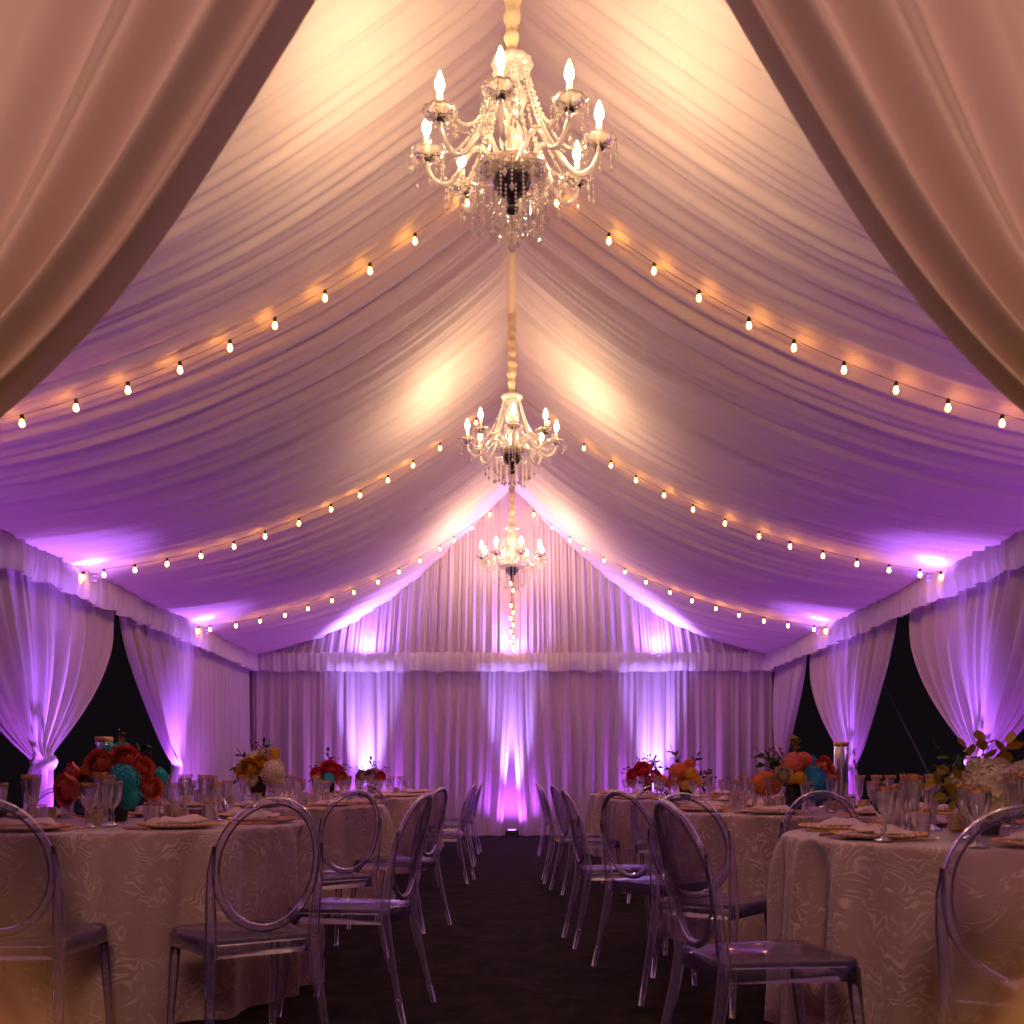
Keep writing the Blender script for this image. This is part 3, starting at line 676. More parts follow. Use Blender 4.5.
TABS = [(-1.92, 4.80, .95), (-1.90, 7.85, .92), (-1.90, 10.85, .92), (-1.88, 14.0, .9), (1.98, 3.75, .95), (1.92, 6.48, .95), (1.88, 9.75, .95), (1.95, 12.95, .95)]
def settle(x, y, d):
    d = Vector((d[0], d[1])).normalized(); n = Vector((d.y, -d.x))
    for _ in range(60):
        p = Vector((x, y)); mv = Vector((0, 0))
        for (cx, cy, R) in TABS:
            c = Vector((cx, cy)); worst = 0
            for (a, b, need) in ((-.2, .46, 1.085), (.2, .46, 1.085), (-.21, -.09, 1.085), (.21, -.09, 1.085), (-.2, .43, 1.06), (.2, .43, 1.06), (0, .44, 1.06), (.2, .2, 1.06), (-.2, .2, 1.06)):
                q = p + n * a + d * b; gap = (q - c).length - need * R
                worst = min(worst, gap)
            if worst < 0: mv += (p + d * .2 - c).normalized() * 0.02
        if mv.length == 0: break
        x += mv.x; y += mv.y
    return x, y
for i, (x, y, d, lb) in enumerate(chairs):
    x, y = settle(x, y, d); print('chair', i, round(x, 2), round(y, 2))
    o = c0 if i == 0 else copy_tree(c0)
    o.location = (x, y, 0.0); o.rotation_euler = (0, 0, math.atan2(-d[0], d[1])); tag(o, lb, 'chair', 'clear acrylic chairs')

# ------------------------------------------------------------------ tables and cloths
T = {  # key: centre, radius, offset angle, description
    'L1': (-1.92, 4.80, 0.95, -90, 'coral rose'), 'L2': (-1.90, 7.85, 0.92, -80, 'yellow bouquet'),
    'L3': (-1.90, 10.85, 0.92, -85, 'red and teal bouquet'), 'L4': (-1.88, 14.0, 0.90, -75, 'dusty pink bouquet'),
    'R1': (1.98, 3.75, 0.95, 197, 'cream hydrangea'), 'R2': (1.92, 6.48, 0.95, -80, 'orange and blue bouquet'),
    'R3': (1.88, 9.75, 0.95, -85, 'orange and yellow bouquet'), 'R4': (1.95, 12.95, 0.95, -75, 'red berry bouquet')}
def table(key, i):
    cx, cy, R, a0, who = T[key]
    root = empty('round_table', (cx, cy, 0), label='round banquet table under the damask cloth carrying the %s centrepiece' % who if 'bouquet' not in who else 'round banquet table under the damask cloth carrying the ' + who, cat='table', group='round banquet tables')
    b = MB(); b.lathe([(0.0, TZ - 0.03), (R - 0.03, TZ - 0.03), (R - 0.02, TZ - 0.008), (0.0, TZ - 0.008)], 48); b.build('tabletop', M_plate, root)
    b = MB(); b.lathe([(0.30, 0.0), (0.30, 0.03), (0.05, 0.06), (0.04, 0.70), (0.12, TZ - 0.03)], 20); b.build('pedestal', M_darkmet, root)
    nA = 360; rows = []
    th = np.linspace(0, 2 * PI, nA, endpoint=False)
    nf = 15
    def wv(a): return np.sin(a * nf + 0.9 * np.sin(a * 3 + i) + i) * 0.6 + 0.4 * np.sin(a * (nf + 8) + 2.1 * i + np.sin(a * 2)) + 0.3 * np.sin(a * 5 + i * 1.7)
    prof = [(0.02, 0, 0), (0.3, 0, 0), (0.6, 0, 0), (0.85, 0, 0), (0.97, 0.0, 0), (0.995, 0.003, 0.0), (1.002, 0.012, 0.05), (1.003, 0.03, 0.22), (1.004, 0.07, 0.5), (1.005, 0.14, 0.8), (1.007, 0.25, 0.95), (1.010, 0.38, 1.0), (1.014, 0.52, 1.0), (1.018, 0.65, 1.0), (1.02, 0.745, 1.0), (1.02, 0.760, 1.0)]
    P = np.zeros((len(prof), nA, 3))
    for k, (r, dz, am) in enumerate(prof):
        rr = R * r + am * 0.055 * wv(th) + 0.006 * (am > 0) * np.sin(th * 41 + dz * 8)
        P[k, :, 0] = rr * np.cos(th); P[k, :, 1] = rr * np.sin(th); P[k, :, 2] = TZ - dz
    b = MB(); b.grid(P, closed_v=True); o = b.build('tablecloth', M_damask); o.location = (cx, cy, 0)
    tag(o, 'floor-length beige damask cloth under the ' + who + (' centrepiece' if 'bouquet' not in who else ''), 'tablecloth', 'damask tablecloths')
for i, k in enumerate(T): table(k, i)

# ------------------------------------------------------------------ tableware
def goblet(h=0.205, rb=0.042, kind=0):
    root = empty(('goblet', 'champagne_flute', 'tumbler')[kind], (0, 0, 0)); fl = lambda a, z: 0.045 * math.cos(9 * a)
    if kind == 0: body = [(0.0, 0.003), (0.036, 0.003), (0.034, 0.008), (0.010, 0.014), (0.006, 0.03), (0.011, 0.042), (0.006, 0.054), (0.006, 0.075), (0.018, 0.088), (0.033, 0.115), (0.039, 0.15), (0.042, 0.185)]; top = [(0.042, 0.184), (0.0445, 0.205), (0.0425, 0.205), (0.040, 0.184)]
    elif kind == 1: body = [(0.0, 0.003), (0.034, 0.003), (0.032, 0.008), (0.008, 0.014), (0.006, 0.04), (0.010, 0.052), (0.006, 0.064), (0.006, 0.085), (0.016, 0.105), (0.024, 0.15), (0.029, 0.20), (0.033, 0.225)]; top = [(0.0335, 0.222), (0.038, 0.245), (0.036, 0.245), (0.0315, 0.222)]
    else: body = [(0.0, 0.003), (0.030, 0.003), (0.031, 0.02), (0.034, 0.07), (0.037, 0.092)]; top = [(0.037, 0.094), (0.039, 0.105), (0.037, 0.105), (0.035, 0.094)]
    b = MB(); b.lathe(body, 18, wob=fl); b.build('bowl_and_stem' if kind < 2 else 'bowl', M_glass, root)
    b = MB(); b.lathe(top, 18); b.build('gold_rim', M_lace, root); return root
def charger():
    root = empty('charger_plate', (0, 0, 0))
    b = MB(); b.lathe([(0.0, 0.002), (0.10, 0.002), (0.150, 0.012), (0.158, 0.016), (0.156, 0.021), (0.148, 0.018), (0.11, 0.009), (0.0, 0.009)], 32); b.build('plate', M_plate, root)
    b = MB()
    for k in range(40):
        a = 2 * PI * k / 40; b.octa((0.156 * math.cos(a), 0.156 * math.sin(a), 0.019), 0.011, 0.007)
    b.build('beaded_rim', M_gold, root); return root
def napkin():
    s = np.linspace(0, 1, 26); t = np.linspace(0, 1, 14); rows = []
    b = MB()
    for top in (1, 0):
        P = [[(-0.115 + 0.23 * u + 0.01 * math.sin(v * 5), -0.065 + 0.13 * v + 0.008 * math.sin(u * 9), (0.016 + 0.006 * math.sin(u * 8 + v * 3) + 0.006 * math.sin(v * 11 + 2 * u)) * (1 if top else 0) * (min(1, 8 * u, 8 * (1 - u), 6 * v + 0.3, 6 * (1 - v) + 0.3)) + (0.010 if top else 0.004)) for v in t] for u in s]
        b.grid(P)
    me = b.mesh('folded_napkin', M_napkin); o = bpy.data.objects.new('folded_napkin', me); COL.objects.link(o); return o
def fork():
    b = MB(); b.tube([(0, -0.10, 0.004), (0, -0.03, 0.006), (0, 0.03, 0.010), (0, 0.045, 0.008)], [0.006, 0.004, 0.003, 0.008], 6, flat=0.4)
    for k in range(4): b.tube([((k - 1.5) * 0.0055, 0.042, 0.008), ((k - 1.5) * 0.006, 0.07, 0.006), ((k - 1.5) * 0.0055, 0.095, 0.012)], 0.0017, 5)
    o = b.build('fork', M_gold); return o
def knife():
    b = MB(); b.tube([(0, -0.11, 0.005), (0, -0.03, 0.007), (0, 0.0, 0.006)], [0.007, 0.006, 0.004], 8, flat=0.6)
    b.tube([(0, 0.0, 0.005), (0.001, 0.06, 0.005), (0.003, 0.11, 0.005), (0, 0.125, 0.005)], [0.008, 0.010, 0.008, 0.001], 8, flat=0.14)
    o = b.build('knife', M_gold); return o
def votive():
    root = empty('votive_holder', (0, 0, 0))
    b = MB(); b.lathe([(0.0, 0.002), (0.030, 0.002), (0.037, 0.01), (0.040, 0.07), (0.037, 0.07), (0.034, 0.012), (0.0, 0.010)], 16, wob=lambda a, z: 0.03 * math.cos(8 * a)); b.build('holder', M_votive, root, smooth=False)
    b = MB(); b.lathe([(0.0, 0.010), (0.031, 0.010), (0.032, 0.045), (0.0, 0.043)], 14); b.build('candle', M_wax, root); return root
def card():
    b = MB(); b.box((0, 0, 0.048), (0.075, 0.003, 0.09), Matrix.Rotation(-0.2, 4, 'X')); b.box((0, 0.028, 0.045), (0.075, 0.003, 0.088), Matrix.Rotation(0.25, 4, 'X')); return b.build('place_card', M_wax, smooth=False)
TW = {}
BQ = [(-1.88, 4.88), (-1.92, 7.75), (-1.92, 10.75), (-1.90, 13.9), (1.73, 3.72), (1.75, 6.36), (1.66, 9.8), (1.70, 12.85), (-2.12, 5.32), (2.16, 6.72)]
def place(kind, maker, x, y, rz, label, cat, group, z=TZ + 0.002, sc=1):
    if kind not in TW: TW[kind] = maker(); o = TW[kind]
    else: o = copy_tree(TW[kind])
    if cat in ('glass', 'candle holder') and group:
        for i, (bx, by) in enumerate(BQ):
            need = 0.27 if i < 8 else 0.11; dd = math.hypot(x - bx, y - by)
            if dd < need: x, y = bx + (x - bx) / dd * need, by + (y - by) / dd * need
    o.location = (x, y, z); o.rotation_euler = (0, 0, rz); o.scale = (sc, sc, sc); tag(o, label, cat, group)
sides = {0: 'aisle', 45: 'aisle-and-end-wall', 90: 'end-wall', 135: 'curtain-and-end-wall', 180: 'curtain', 225: 'curtain-and-entrance', 270: 'entrance', 315: 'aisle-and-entrance'}
def side_of(key, a):
    a = a % 360
    if key[0] == 'R': a = (180 - a) % 360
    k = int(((a + 22.5) % 360) // 45) * 45
    return sides[k]
for key in T:
    cx, cy, R, a0, who = T[key]; near = key in ('L1', 'R1', 'L2', 'R2')
    whot = who + ' table'
    for k in range(8):
        deg = a0 + 45 * k; a = math.radians(deg); sd = side_of(key, deg); r = random.Random(hash((key, k)) if False else (ord(key[0]) * 100 + ord(key[1]) * 10 + k))
        px = cx + (R - 0.20) * math.cos(a); py = cy + (R - 0.20) * math.sin(a)
        place('charger', charger, px, py, a, 'gold-beaded charger plate at the %s setting, %s' % (sd, whot), 'plate', 'charger plates on the ' + whot)
        place('napkin', napkin, px, py, a + PI / 2 + r.uniform(-.3, .3), 'folded blush napkin on the charger at the %s setting, %s' % (sd, whot), 'napkin', 'napkins on the ' + whot, z=TZ + 0.017)
        if near:
            for nmk, mk, off in (('fork', fork, -0.185), ('knife', knife, 0.185)):
                place(nmk, mk, px - off * math.sin(a) * -1, py + off * math.cos(a) * -1, a + PI / 2, 'gold %s beside the charger at the %s setting, %s' % (nmk, sd, whot), nmk, nmk + ' pieces on the ' + whot)
        for q, (nmk, dr, da) in enumerate((('goblet', 0.43, 14), ('champagne_flute', 0.50, 27), ('tumbler', 0.41, -4))):
            if nmk == 'tumbler' and not near: continue
            aa = a + math.radians(da + r.uniform(-3, 3)); rr = R - dr + r.uniform(-.02, .02)
            place(nmk, (lambda q=q: goblet(kind=q)), cx + rr * math.cos(aa), cy + rr * math.sin(aa), 0,
                  'gold-rimmed %s at the %s setting, %s' % (('cut glass goblet', 'tall cut glass flute', 'small cut glass tumbler')[q], sd, whot), 'glass', nmk.replace('_', ' ') + ' glasses on the ' + whot, sc=(0.92, 0.92, 0.95)[q])
    for k in range(3 if near else 2):
        a = math.radians((-75, 15, 165)[k] + (0 if key[0] == 'L' else -20)); rr = 0.30
        place('votive', votive, cx + rr * math.cos(a), cy + rr * math.sin(a), 0, 'gold mercury glass votive %s the %s' % (('in front of', 'beside', 'on the far side of')[k], who + ('' if 'bouquet' in who else ' centrepiece')), 'candle holder', 'votives on the ' + whot)
# extra goblets standing forward on the two nearest tables
for (key, x, y, kd, lb) in (('L1', -1.74, 4.46, 0, 'cut glass goblet standing before the teal hydrangea, gold band at its lip'),
                            ('L1', -1.84, 4.57, 1, 'slim gold-rimmed flute touching the goblet before the teal hydrangea'),
                            ('R1', 1.22, 3.36, 0, 'gold-banded goblet standing alone over the napkin at the cream hydrangea table edge'),
                            ('R1', 1.46, 3.72, 1, 'tallest gold-banded flute in the row before the cream hydrangea'),
                            ('R1', 1.40, 3.08, 0, 'gold-banded goblet seen through the big chair back before the cream hydrangea')):
    place('goblet' if kd == 0 else 'champagne_flute', None, x, y, 0.3, lb, 'glass', None, sc=(0.96 if key == 'L1' else 0.90))

def tall_vase(x, y, h, r, label):
    root = empty('cylinder_vase', (x, y, TZ + 0.002), label=label, cat='vase')
    b = MB(); b.lathe([(0.0, 0.003), (r, 0.003), (r * 1.02, h * 0.5), (r, h), (r - 0.006, h), (r - 0.006, 0.015), (0, 0.015)], 24, wob=lambda a, z: 0.02 * math.cos(7 * a)); b.build('glass_wall', M_glass, root)
    b = MB(); b.lathe([(r + 0.002, h - 0.02), (r + 0.004, h), (r - 0.004, h + 0.002), (r - 0.006, h - 0.02)], 24); b.build('gold_rim', M_goldrim, root)
tall_vase(2.16, 6.72, 0.44, 0.045, 'tall clear cylinder vase with gold lip behind the orange and blue bouquet')
tall_vase(-2.12, 5.32, 0.42, 0.042, 'tall clear cut glass vase rising behind the coral roses')

# ------------------------------------------------------------------ flowers
def rose_mesh(mat, seed, open_=1.0, layers=6):
    r = random.Random(seed); b = MB(); b.lathe([(0, -0.5), (0.3, -0.35), (0.4, 0), (0.25, 0.3), (0, 0.36)], 10)
    for L in range(layers):
        q = L / (layers - 1); n = 3 + L // 2 + (L > 3); rad = 0.22 + 0.70 * q; top = 0.18 + 0.95 * q ** 1.3
        for k in range(n):
            a0 = 2 * PI * (k + 0.5 * (L % 2)) / n + L * 0.7 + r.uniform(-.15, .15); half = PI / n * 1.30; P = []; jit = r.uniform(-.08, .08)
            for i in range(7):
                t = i / 6; pol = 2.5 + (top + jit - 2.5) * t; row = []
                for j in range(9):
                    s_ = (j / 8 - 0.5) * 2; a = a0 + s_ * half * (0.45 + 0.55 * math.sin(PI * min(1, 0.15 + t * 0.6)))
                    pl = pol + 0.28 * s_ * s_ * t
                    rr = rad * (1 + 0.05 * s_ + 0.34 * (0.3 + 0.7 * q) * max(0, t - 0.72) / 0.28 + 0.03 * math.sin(9 * s_ + k))
                    row.append((rr * math.sin(pl) * math.cos(a), rr * math.sin(pl) * math.sin(a), rr * math.cos(pl) * 0.85 + (0.30 * (1 - q)) * t))
                P.append(row)
            b.grid(P)
    return b.mesh('rose', mat)
def hyd_mesh(mat, seed, n=130, pr=0.17):
    r = random.Random(seed); b = MB()
    b.lathe([(0, -0.82), (0.5, -0.65), (0.82, 0), (0.6, 0.55), (0, 0.84)], 12)
    for i in range(n):
        z = 1 - 2 * (i + 0.5) / n; ph = i * 2.39996; rr = math.sqrt(max(0, 1 - z * z)); c = Vector((rr * math.cos(ph), rr * math.sin(ph), z)); nrm = c.copy(); c *= r.uniform(0.88, 1.04)
        u = nrm.orthogonal().normalized(); v = nrm.cross(u); t0 = r.uniform(0, PI)
        for k in range(4):
            a = t0 + k * PI / 2; d = u * math.cos(a) + v * math.sin(a); e = u * -math.sin(a) + v * math.cos(a)
            b.add([c, c + d * pr * 0.6 + e * pr * 0.45 + nrm * 0.03, c + d * pr * 1.1 + nrm * 0.05, c + d * pr * 0.6 - e * pr * 0.45 + nrm * 0.03], [(0, 1, 2, 3)])
    return b.mesh('hydrangea', mat, False)
def leaf_mesh(mat, seed, n=7, ln=1.0, w=0.26):
    w *= 0.85
    """a sprig: stem with leaves, growing along +Z from the origin"""
    r = random.Random(seed); b = MB(); b.tube([(0, 0, -0.3), (0.03, 0, ln * 0.5), (0.08, 0.02, ln)], 0.018, 5)
    for k in range(n):
        t = 0.25 + 0.75 * k / (n - 1); base = Vector((0.08 * t * t, 0, ln * t)); a = k * 2.4 + r.uniform(-.3, .3); el = 0.7 if k < n - 1 else 1.4
        d = Vector((math.cos(a) * math.cos(el), math.sin(a) * math.cos(el), math.sin(el))); e = d.cross(Vector((0, 0, 1))).normalized() if k < n - 1 else Vector((1, 0, 0)); L_ = ln * 0.5
        P = []
        for i in range(5):
            q = i / 4; ww = w * math.sin(PI * min(0.98, q * 0.92 + 0.06)) * ln * 0.5; c = base + d * L_ * q + Vector((0, 0, -0.10 * q * q)); P.append([tuple(c - e * ww), tuple(c + Vector((0, 0, -0.02))), tuple(c + e * ww)])
        b.grid(P)
    return b.mesh('leaf_sprig', mat)
def berry_mesh(mat, seed):
    r = random.Random(seed); b = MB()
    for k in range(9):
        a = r.uniform(0, 2 * PI); h = r.uniform(0.45, 1.1); x = 0.25 * h * math.cos(a); y = 0.25 * h * math.sin(a)
        b.tube([(0, 0, -0.2), (x * .4, y * .4, h * .6), (x, y, h)], 0.010, 4)
        b.lathe([(0, -0.06), (0.05, -0.03), (0.055, 0.02), (0, 0.06)], 7, (x, y, h))
    return b.mesh('berry_sprig', mat)
RM = {c: [rose_mesh(m, s, 1.0) for s in (1, 2)] for c, m in (('coral', M_coral), ('red', M_red), ('orange', M_orange), ('yellow', M_yellow), ('cream', M_cream), ('pink', M_pink), ('dusty', M_dusty))}
HM = {c: hyd_mesh(m, 5) for c, m in (('teal', M_teal), ('blue', M_blue), ('cream', M_cream))}
HM['mum'] = hyd_mesh(M_yellow, 8, 90, 0.24)
HM['corals'] = hyd_mesh(M_coral, 9, 110, 0.22); HM['oranges'] = hyd_mesh(M_orange, 9, 110, 0.22)
LM = {'leaf': leaf_mesh(M_leaf, 3), 'olive': leaf_mesh(M_olive, 4, 6, 1.0, 0.40), 'gold': leaf_mesh(M_gleaf, 5, 6, 1.0, 0.42)}
BM = {'berry': berry_mesh(M_berry, 3), 'gberry': berry_mesh(M_gberry, 4)}
def bouquet(x, y, blooms, sprigs, label, vh=0.17, vr=0.055, h0=0.10):
    """blooms: (kind, colour, dx, dy, z, radius); positions relative to the vase foot. sprigs: (colour, azimuth, elevation, length, z)"""
    root = empty('flower_centrepiece', (x, y, TZ + 0.002), label=label, cat='flowers', group='flower centrepieces')
    b = MB(); b.lathe([(0, 0.003), (vr * .8, 0.003), (vr * .85, 0.02), (vr * 1.1, vh * 0.6), (vr, vh), (vr * 0.9, vh), (vr * .95, vh * .6), (0, 0.02)], 20); b.build('vase', M_vase, root)
    b = MB(); r = random.Random(len(blooms))
    for k in range(20):   # short stems and filler greenery under the blooms
        a = r.uniform(0, 2 * PI); rr = r.uniform(0.04, 0.16); z = vh + r.uniform(-0.01, 0.09)
        b.tube([(0.01 * math.cos(a), 0.01 * math.sin(a), vh - 0.03), (rr * math.cos(a), rr * math.sin(a), z)], 0.003, 4)
        c = Vector((rr * math.cos(a), rr * math.sin(a), z)); d = Vector((math.cos(a + 1), math.sin(a + 1), r.uniform(-.3, .5))) * 0.06; e = Vector((-math.sin(a), math.cos(a), 0.2)) * 0.028
        b.add([c - d, c + e, c + d, c - e], [(0, 1, 2, 3)])
    b.build('greenery', M_leaf, root)
    cz = vh + 0.04
    for i, (kd, cl, dx, dy, z, rad) in enumerate(blooms):
        me = RM[cl][i % 2] if kd == 'rose' else HM[cl]
        o = link({'rose': 'rose', 'hyd': 'hydrangea', 'mum': 'chrysanthemum'}[kd], me, None, root); o.location = (dx, dy, z); d = Vector((dx, dy - (0.13 if dy < 0 else 0), (z - cz) * 0.8 + 0.04)); s = rad * (0.98 if kd == 'rose' else 1.05)
        o.scale = (s, s, s * (1 if kd == 'rose' else 0.9)); o.rotation_euler = d.to_track_quat('Z', 'Y').to_euler() if kd == 'rose' else (0.1 * i, 0.2 * i, i)
        if kd != 'rose' or True: o['label'] = cl.replace('corals', 'coral').replace('oranges', 'orange').replace('mum', 'yellow') + ' ' + {'rose': 'rose', 'hyd': 'hydrangea head', 'mum': 'chrysanthemum'}[kd]
    for (cl, az, el, ln, z) in sprigs:
        me = LM.get(cl) or BM[cl]; o = link('leaf_sprig' if cl in LM else 'berry_sprig', me, None, root)
        d = Vector((math.cos(math.radians(az)) * math.cos(math.radians(el)), math.sin(math.radians(az)) * math.cos(math.radians(el)), math.sin(math.radians(el))))
        o.location = Vector((0, 0, z)) + d * 0.07; o.rotation_euler = d.to_track_quat('Z', 'Y').to_euler(); o.scale = (ln * 0.72,) * 3
# coral and teal (left front)
bouquet(-1.88, 4.88, [
    ('rose', 'coral', -0.185, -0.12, 0.155, 0.070), ('rose', 'pink', -0.19, -0.06, 0.225, 0.050), ('rose', 'pink', -0.13, -0.03, 0.235, 0.045),
    ('rose', 'coral', -0.045, -0.10, 0.275, 0.062), ('rose', 'coral', 0.060, -0.07, 0.295, 0.062), ('rose', 'coral', 0.135, -0.04, 0.255, 0.048),
    ('rose', 'coral', 0.185, -0.08, 0.160, 0.052), ('rose', 'coral', 0.16, -0.10, 0.200, 0.04),
    ('hyd', 'teal', 0.085, -0.15, 0.195, 0.075), ('hyd', 'teal', 0.105, -0.14, 0.125, 0.055), ('hyd', 'teal', -0.055, 0.03, 0.325, 0.055), ('hyd', 'teal', 0.0, 0.06, 0.335, 0.05),
    ('rose', 'coral', 0.02, 0.14, 0.25, 0.06), ('rose', 'pink', -0.10, 0.14, 0.22, 0.06), ('mum', 'mum', -0.115, -0.09, 0.245, 0.022), ('hyd', 'teal', 0.15, 0.1, 0.2, 0.06)],
    [('gberry', 60, 78, 0.13, 0.27), ('leaf', 200, 10, 0.14, 0.18), ('leaf', -20, 15, 0.16, 0.16), ('berry', 10, 40, 0.17, 0.20), ('leaf', 20, 50, 0.18, 0.22), ('leaf', 270, 0, 0.12, 0.14), ('berry', 20, 25, 0.15, 0.2), ('leaf', -60, -10, 0.14, 0.16)],
    'low centrepiece of coral roses and teal hydrangea in a dark vase')
bouquet(-1.92, 7.75, [
    ('rose', 'yellow', -0.03, -0.15, 0.27, 0.075), ('rose', 'yellow', 0.05, -0.12, 0.31, 0.06), ('rose', 'yellow', -0.07, -0.14, 0.23, 0.05), ('hyd', 'cream', -0.02, -0.14, 0.19, 0.05), ('hyd', 'cream', 0.13, -0.10, 0.25, 0.095), ('hyd', 'cream', 0.15, -0.08, 0.17, 0.06),
    ('hyd', 'cream', -0.04, 0.02, 0.34, 0.07), ('mum', 'mum', 0.12, 0.0, 0.39, 0.048), ('rose', 'cream', 0.03, -0.05, 0.40, 0.03), ('rose', 'cream', 0.05, 0.14, 0.26, 0.07), ('mum', 'mum', -0.1, 0.1, 0.26, 0.05)],
    [('leaf', 190, 20, 0.18, 0.22), ('leaf', 170, 45, 0.18, 0.25), ('leaf', 60, 70, 0.18, 0.28), ('berry', 130, 70, 0.18, 0.30), ('leaf', 200, 0, 0.16, 0.18), ('olive', 180, 10, 0.17, 0.22), ('leaf', 270, 20, 0.1, 0.2), ('leaf', 0, 65, 0.15, 0.3)],
    'centrepiece of yellow and cream blooms with green sprigs', vh=0.22)
bouquet(-1.92, 10.75, [
    ('rose', 'red', 0.02, -0.1, 0.29, 0.09), ('rose', 'red', -0.10, -0.12, 0.24, 0.07), ('rose', 'coral', 0.14, -0.1, 0.19, 0.075), ('rose', 'pink', 0.10, -0.05, 0.28, 0.06), ('hyd', 'teal', 0.02, -0.18, 0.19, 0.07),
    ('mum', 'mum', -0.09, -0.14, 0.16, 0.055), ('rose', 'red', 0.0, 0.12, 0.27, 0.08)],
    [('berry', 160, 30, 0.24, 0.2), ('berry', 20, 35, 0.24, 0.2), ('leaf', 100, 75, 0.2, 0.27), ('leaf', 20, 20, 0.18, 0.18), ('berry', 60, 60, 0.2, 0.24), ('leaf', 180, 10, 0.18, 0.16)],
    'centrepiece of red roses around one teal bloom', vh=0.16)
bouquet(-1.90, 13.9, [
    ('rose', 'dusty', 0.0, -0.12, 0.22, 0.09), ('rose', 'dusty', -0.13, -0.08, 0.22, 0.08), ('rose', 'red', 0.12, -0.08, 0.22, 0.07), ('rose', 'dusty', 0.05, 0.05, 0.27, 0.08), ('rose', 'pink', -0.05, 0.03, 0.25, 0.07)],
    [('berry', 170, 40, 0.26, 0.18), ('berry', 60, 70, 0.24, 0.2), ('leaf', 100, 75, 0.22, 0.22), ('berry', 10, 35, 0.28, 0.18), ('gberry', 150, 20, 0.25, 0.18)],
    'farthest centrepiece beside the left streak, dusty pink roses and berries'.replace(' beside the left streak', ' of the coral rose row'), vh=0.15)
bouquet(1.73, 3.72, [
    ('hyd', 'cream', -0.05, -0.17, 0.155, 0.105), ('hyd', 'cream', 0.10, -0.10, 0.19, 0.09), ('hyd', 'cream', -0.01, 0.02, 0.22, 0.07), ('rose', 'cream', 0.05, 0.05, 0.22, 0.07), ('hyd', 'cream', 0.0, 0.14, 0.18, 0.08), ('rose', 'yellow', 0.16, 0.02, 0.18, 0.06)],
    [('olive', 185, 28, 0.17, 0.15), ('olive', 195, 2, 0.17, 0.13), ('gold', 120, 62, 0.16, 0.16), ('gold', 75, 66, 0.17, 0.17), ('olive', 215, -5, 0.12, 0.12), ('leaf', 170, 40, 0.20, 0.17), ('gold', 165, 15, 0.19, 0.14), ('olive', 150, 20, 0.2, 0.13), ('gold', 20, 60, 0.2, 0.15)],
    'large cream hydrangea centrepiece with olive and gold leaves', vh=0.10, vr=0.045)
bouquet(1.75, 6.36, [
    ('mum', 'oranges', -0.195, -0.10, 0.17, 0.085), ('mum', 'corals', -0.03, -0.08, 0.275, 0.062), ('mum', 'corals', 0.05, -0.03, 0.315, 0.055), ('mum', 'corals', -0.005, 0.0, 0.32, 0.05), ('rose', 'coral', 0.155, -0.10, 0.265, 0.068), ('rose', 'coral', 0.19, -0.09, 0.215, 0.055),
    ('hyd', 'blue', 0.10, -0.16, 0.155, 0.095), ('hyd', 'blue', 0.09, -0.13, 0.22, 0.065), ('rose', 'cream', -0.11, -0.17, 0.225, 0.050), ('mum', 'mum', -0.01, -0.17, 0.205, 0.038), ('mum', 'mum', -0.055, -0.16, 0.200, 0.032),
    ('hyd', 'blue', 0.12, 0.06, 0.30, 0.05), ('mum', 'oranges', 0.0, 0.15, 0.24, 0.08)],
    [('leaf', 180, 25, 0.24, 0.20), ('leaf', 170, 35, 0.25, 0.22), ('berry', 150, 55, 0.20, 0.22), ('gberry', 165, 40, 0.20, 0.22), ('olive', 50, 72, 0.13, 0.28), ('leaf', 200, 5, 0.18, 0.16), ('leaf', -10, 0, 0.16, 0.16), ('leaf', 190, 40, 0.2, 0.2), ('olive', 70, 75, 0.12, 0.3)],
    'centrepiece of orange blooms, coral roses and blue hydrangea')
bouquet(1.66, 9.8, [
    ('mum', 'oranges', -0.09, -0.12, 0.27, 0.085), ('mum', 'mum', 0.03, -0.15, 0.24, 0.065), ('mum', 'mum', 0.08, -0.12, 0.18, 0.06), ('mum', 'oranges', 0.03, -0.03, 0.33, 0.06), ('rose', 'orange', -0.12, -0.12, 0.19, 0.06), ('mum', 'mum', -0.02, -0.15, 0.14, 0.05), ('mum', 'oranges', 0.0, 0.12, 0.25, 0.07)],
    [('leaf', 160, 60, 0.25, 0.25), ('leaf', 30, 50, 0.24, 0.22), ('leaf', 0, 20, 0.24, 0.18), ('berry', 10, 10, 0.3, 0.2), ('leaf', -20, -10, 0.22, 0.18), ('leaf', 270, -20, 0.18, 0.16), ('leaf', 180, 30, 0.2, 0.2), ('leaf', -10, -25, 0.2, 0.18)],
    'centrepiece of orange and yellow chrysanthemums with dark leaves', vh=0.15)
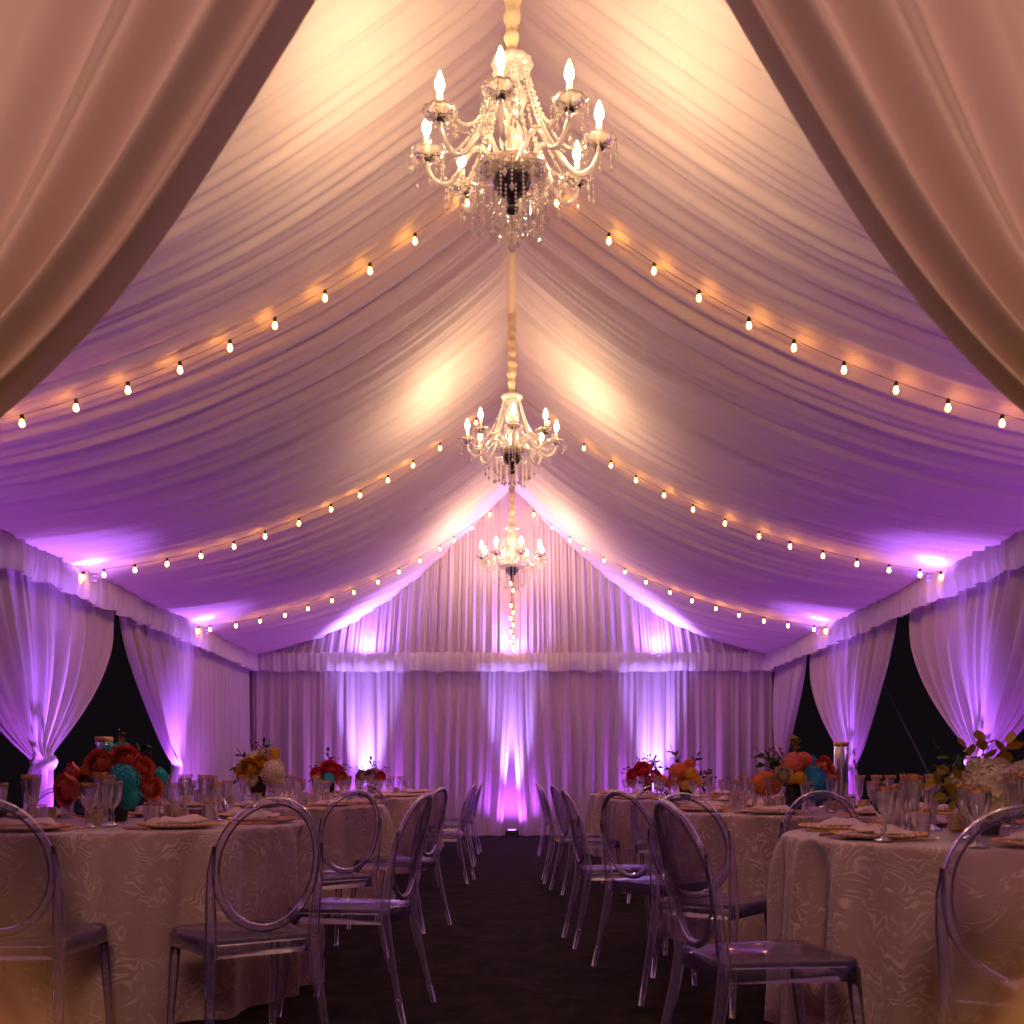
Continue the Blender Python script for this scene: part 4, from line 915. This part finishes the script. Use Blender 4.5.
bouquet(1.70, 12.85, [
    ('rose', 'red', -0.08, -0.12, 0.30, 0.095), ('rose', 'red', -0.20, -0.1, 0.24, 0.07), ('rose', 'pink', 0.08, -0.12, 0.23, 0.07), ('rose', 'red', 0.0, 0.0, 0.34, 0.07), ('mum', 'oranges', 0.16, -0.1, 0.17, 0.07), ('rose', 'pink', 0.25, -0.1, 0.14, 0.07), ('rose', 'coral', -0.2, -0.1, 0.15, 0.06), ('rose', 'pink', -0.03, -0.15, 0.18, 0.06)],
    [('berry', 175, 20, 0.34, 0.2), ('berry', 130, 60, 0.28, 0.22), ('leaf', 40, 55, 0.26, 0.22), ('berry', 80, 70, 0.28, 0.25), ('leaf', 20, 40, 0.24, 0.2), ('leaf', 10, 0, 0.2, 0.15), ('berry', 30, 60, 0.28, 0.2)],
    'centrepiece of red roses with pink blooms and trailing berries', vh=0.15)

# ------------------------------------------------------------------ world, camera
w = bpy.data.worlds.new('night'); bpy.context.scene.world = w; w.use_nodes = True
w.node_tree.nodes['Background'].inputs[0].default_value = (0.30, 0.20, 0.30, 1); w.node_tree.nodes['Background'].inputs[1].default_value = 0.012
cam = bpy.data.cameras.new('camera'); co = bpy.data.objects.new('camera', cam); COL.objects.link(co)
cam.sensor_width = 36; cam.lens = 36 * F / 1024; co.location = (0, 0, CAMZ); co.rotation_euler = (PI / 2, 0, 0)
cam.shift_y = (HZ - 512) / 1024; cam.clip_start = 0.05; cam.clip_end = 100
cam.dof.use_dof = True; cam.dof.focus_distance = 6.5; cam.dof.aperture_fstop = 4.5
sc = bpy.context.scene; sc.camera = co
sc.view_settings.view_transform = 'Standard'; sc.view_settings.look = 'None'; sc.view_settings.exposure = 0.3; sc.view_settings.gamma = 1.0
c = sc.cycles
c.max_bounces = 8; c.diffuse_bounces = 4; c.glossy_bounces = 3; c.transmission_bounces = 4; c.transparent_max_bounces = 40
c.caustics_reflective = False; c.caustics_refractive = False; c.sample_clamp_indirect = 3.0; c.sample_clamp_direct = 0.0; c.use_denoising = True
try: c.use_light_tree = True
except Exception: pass
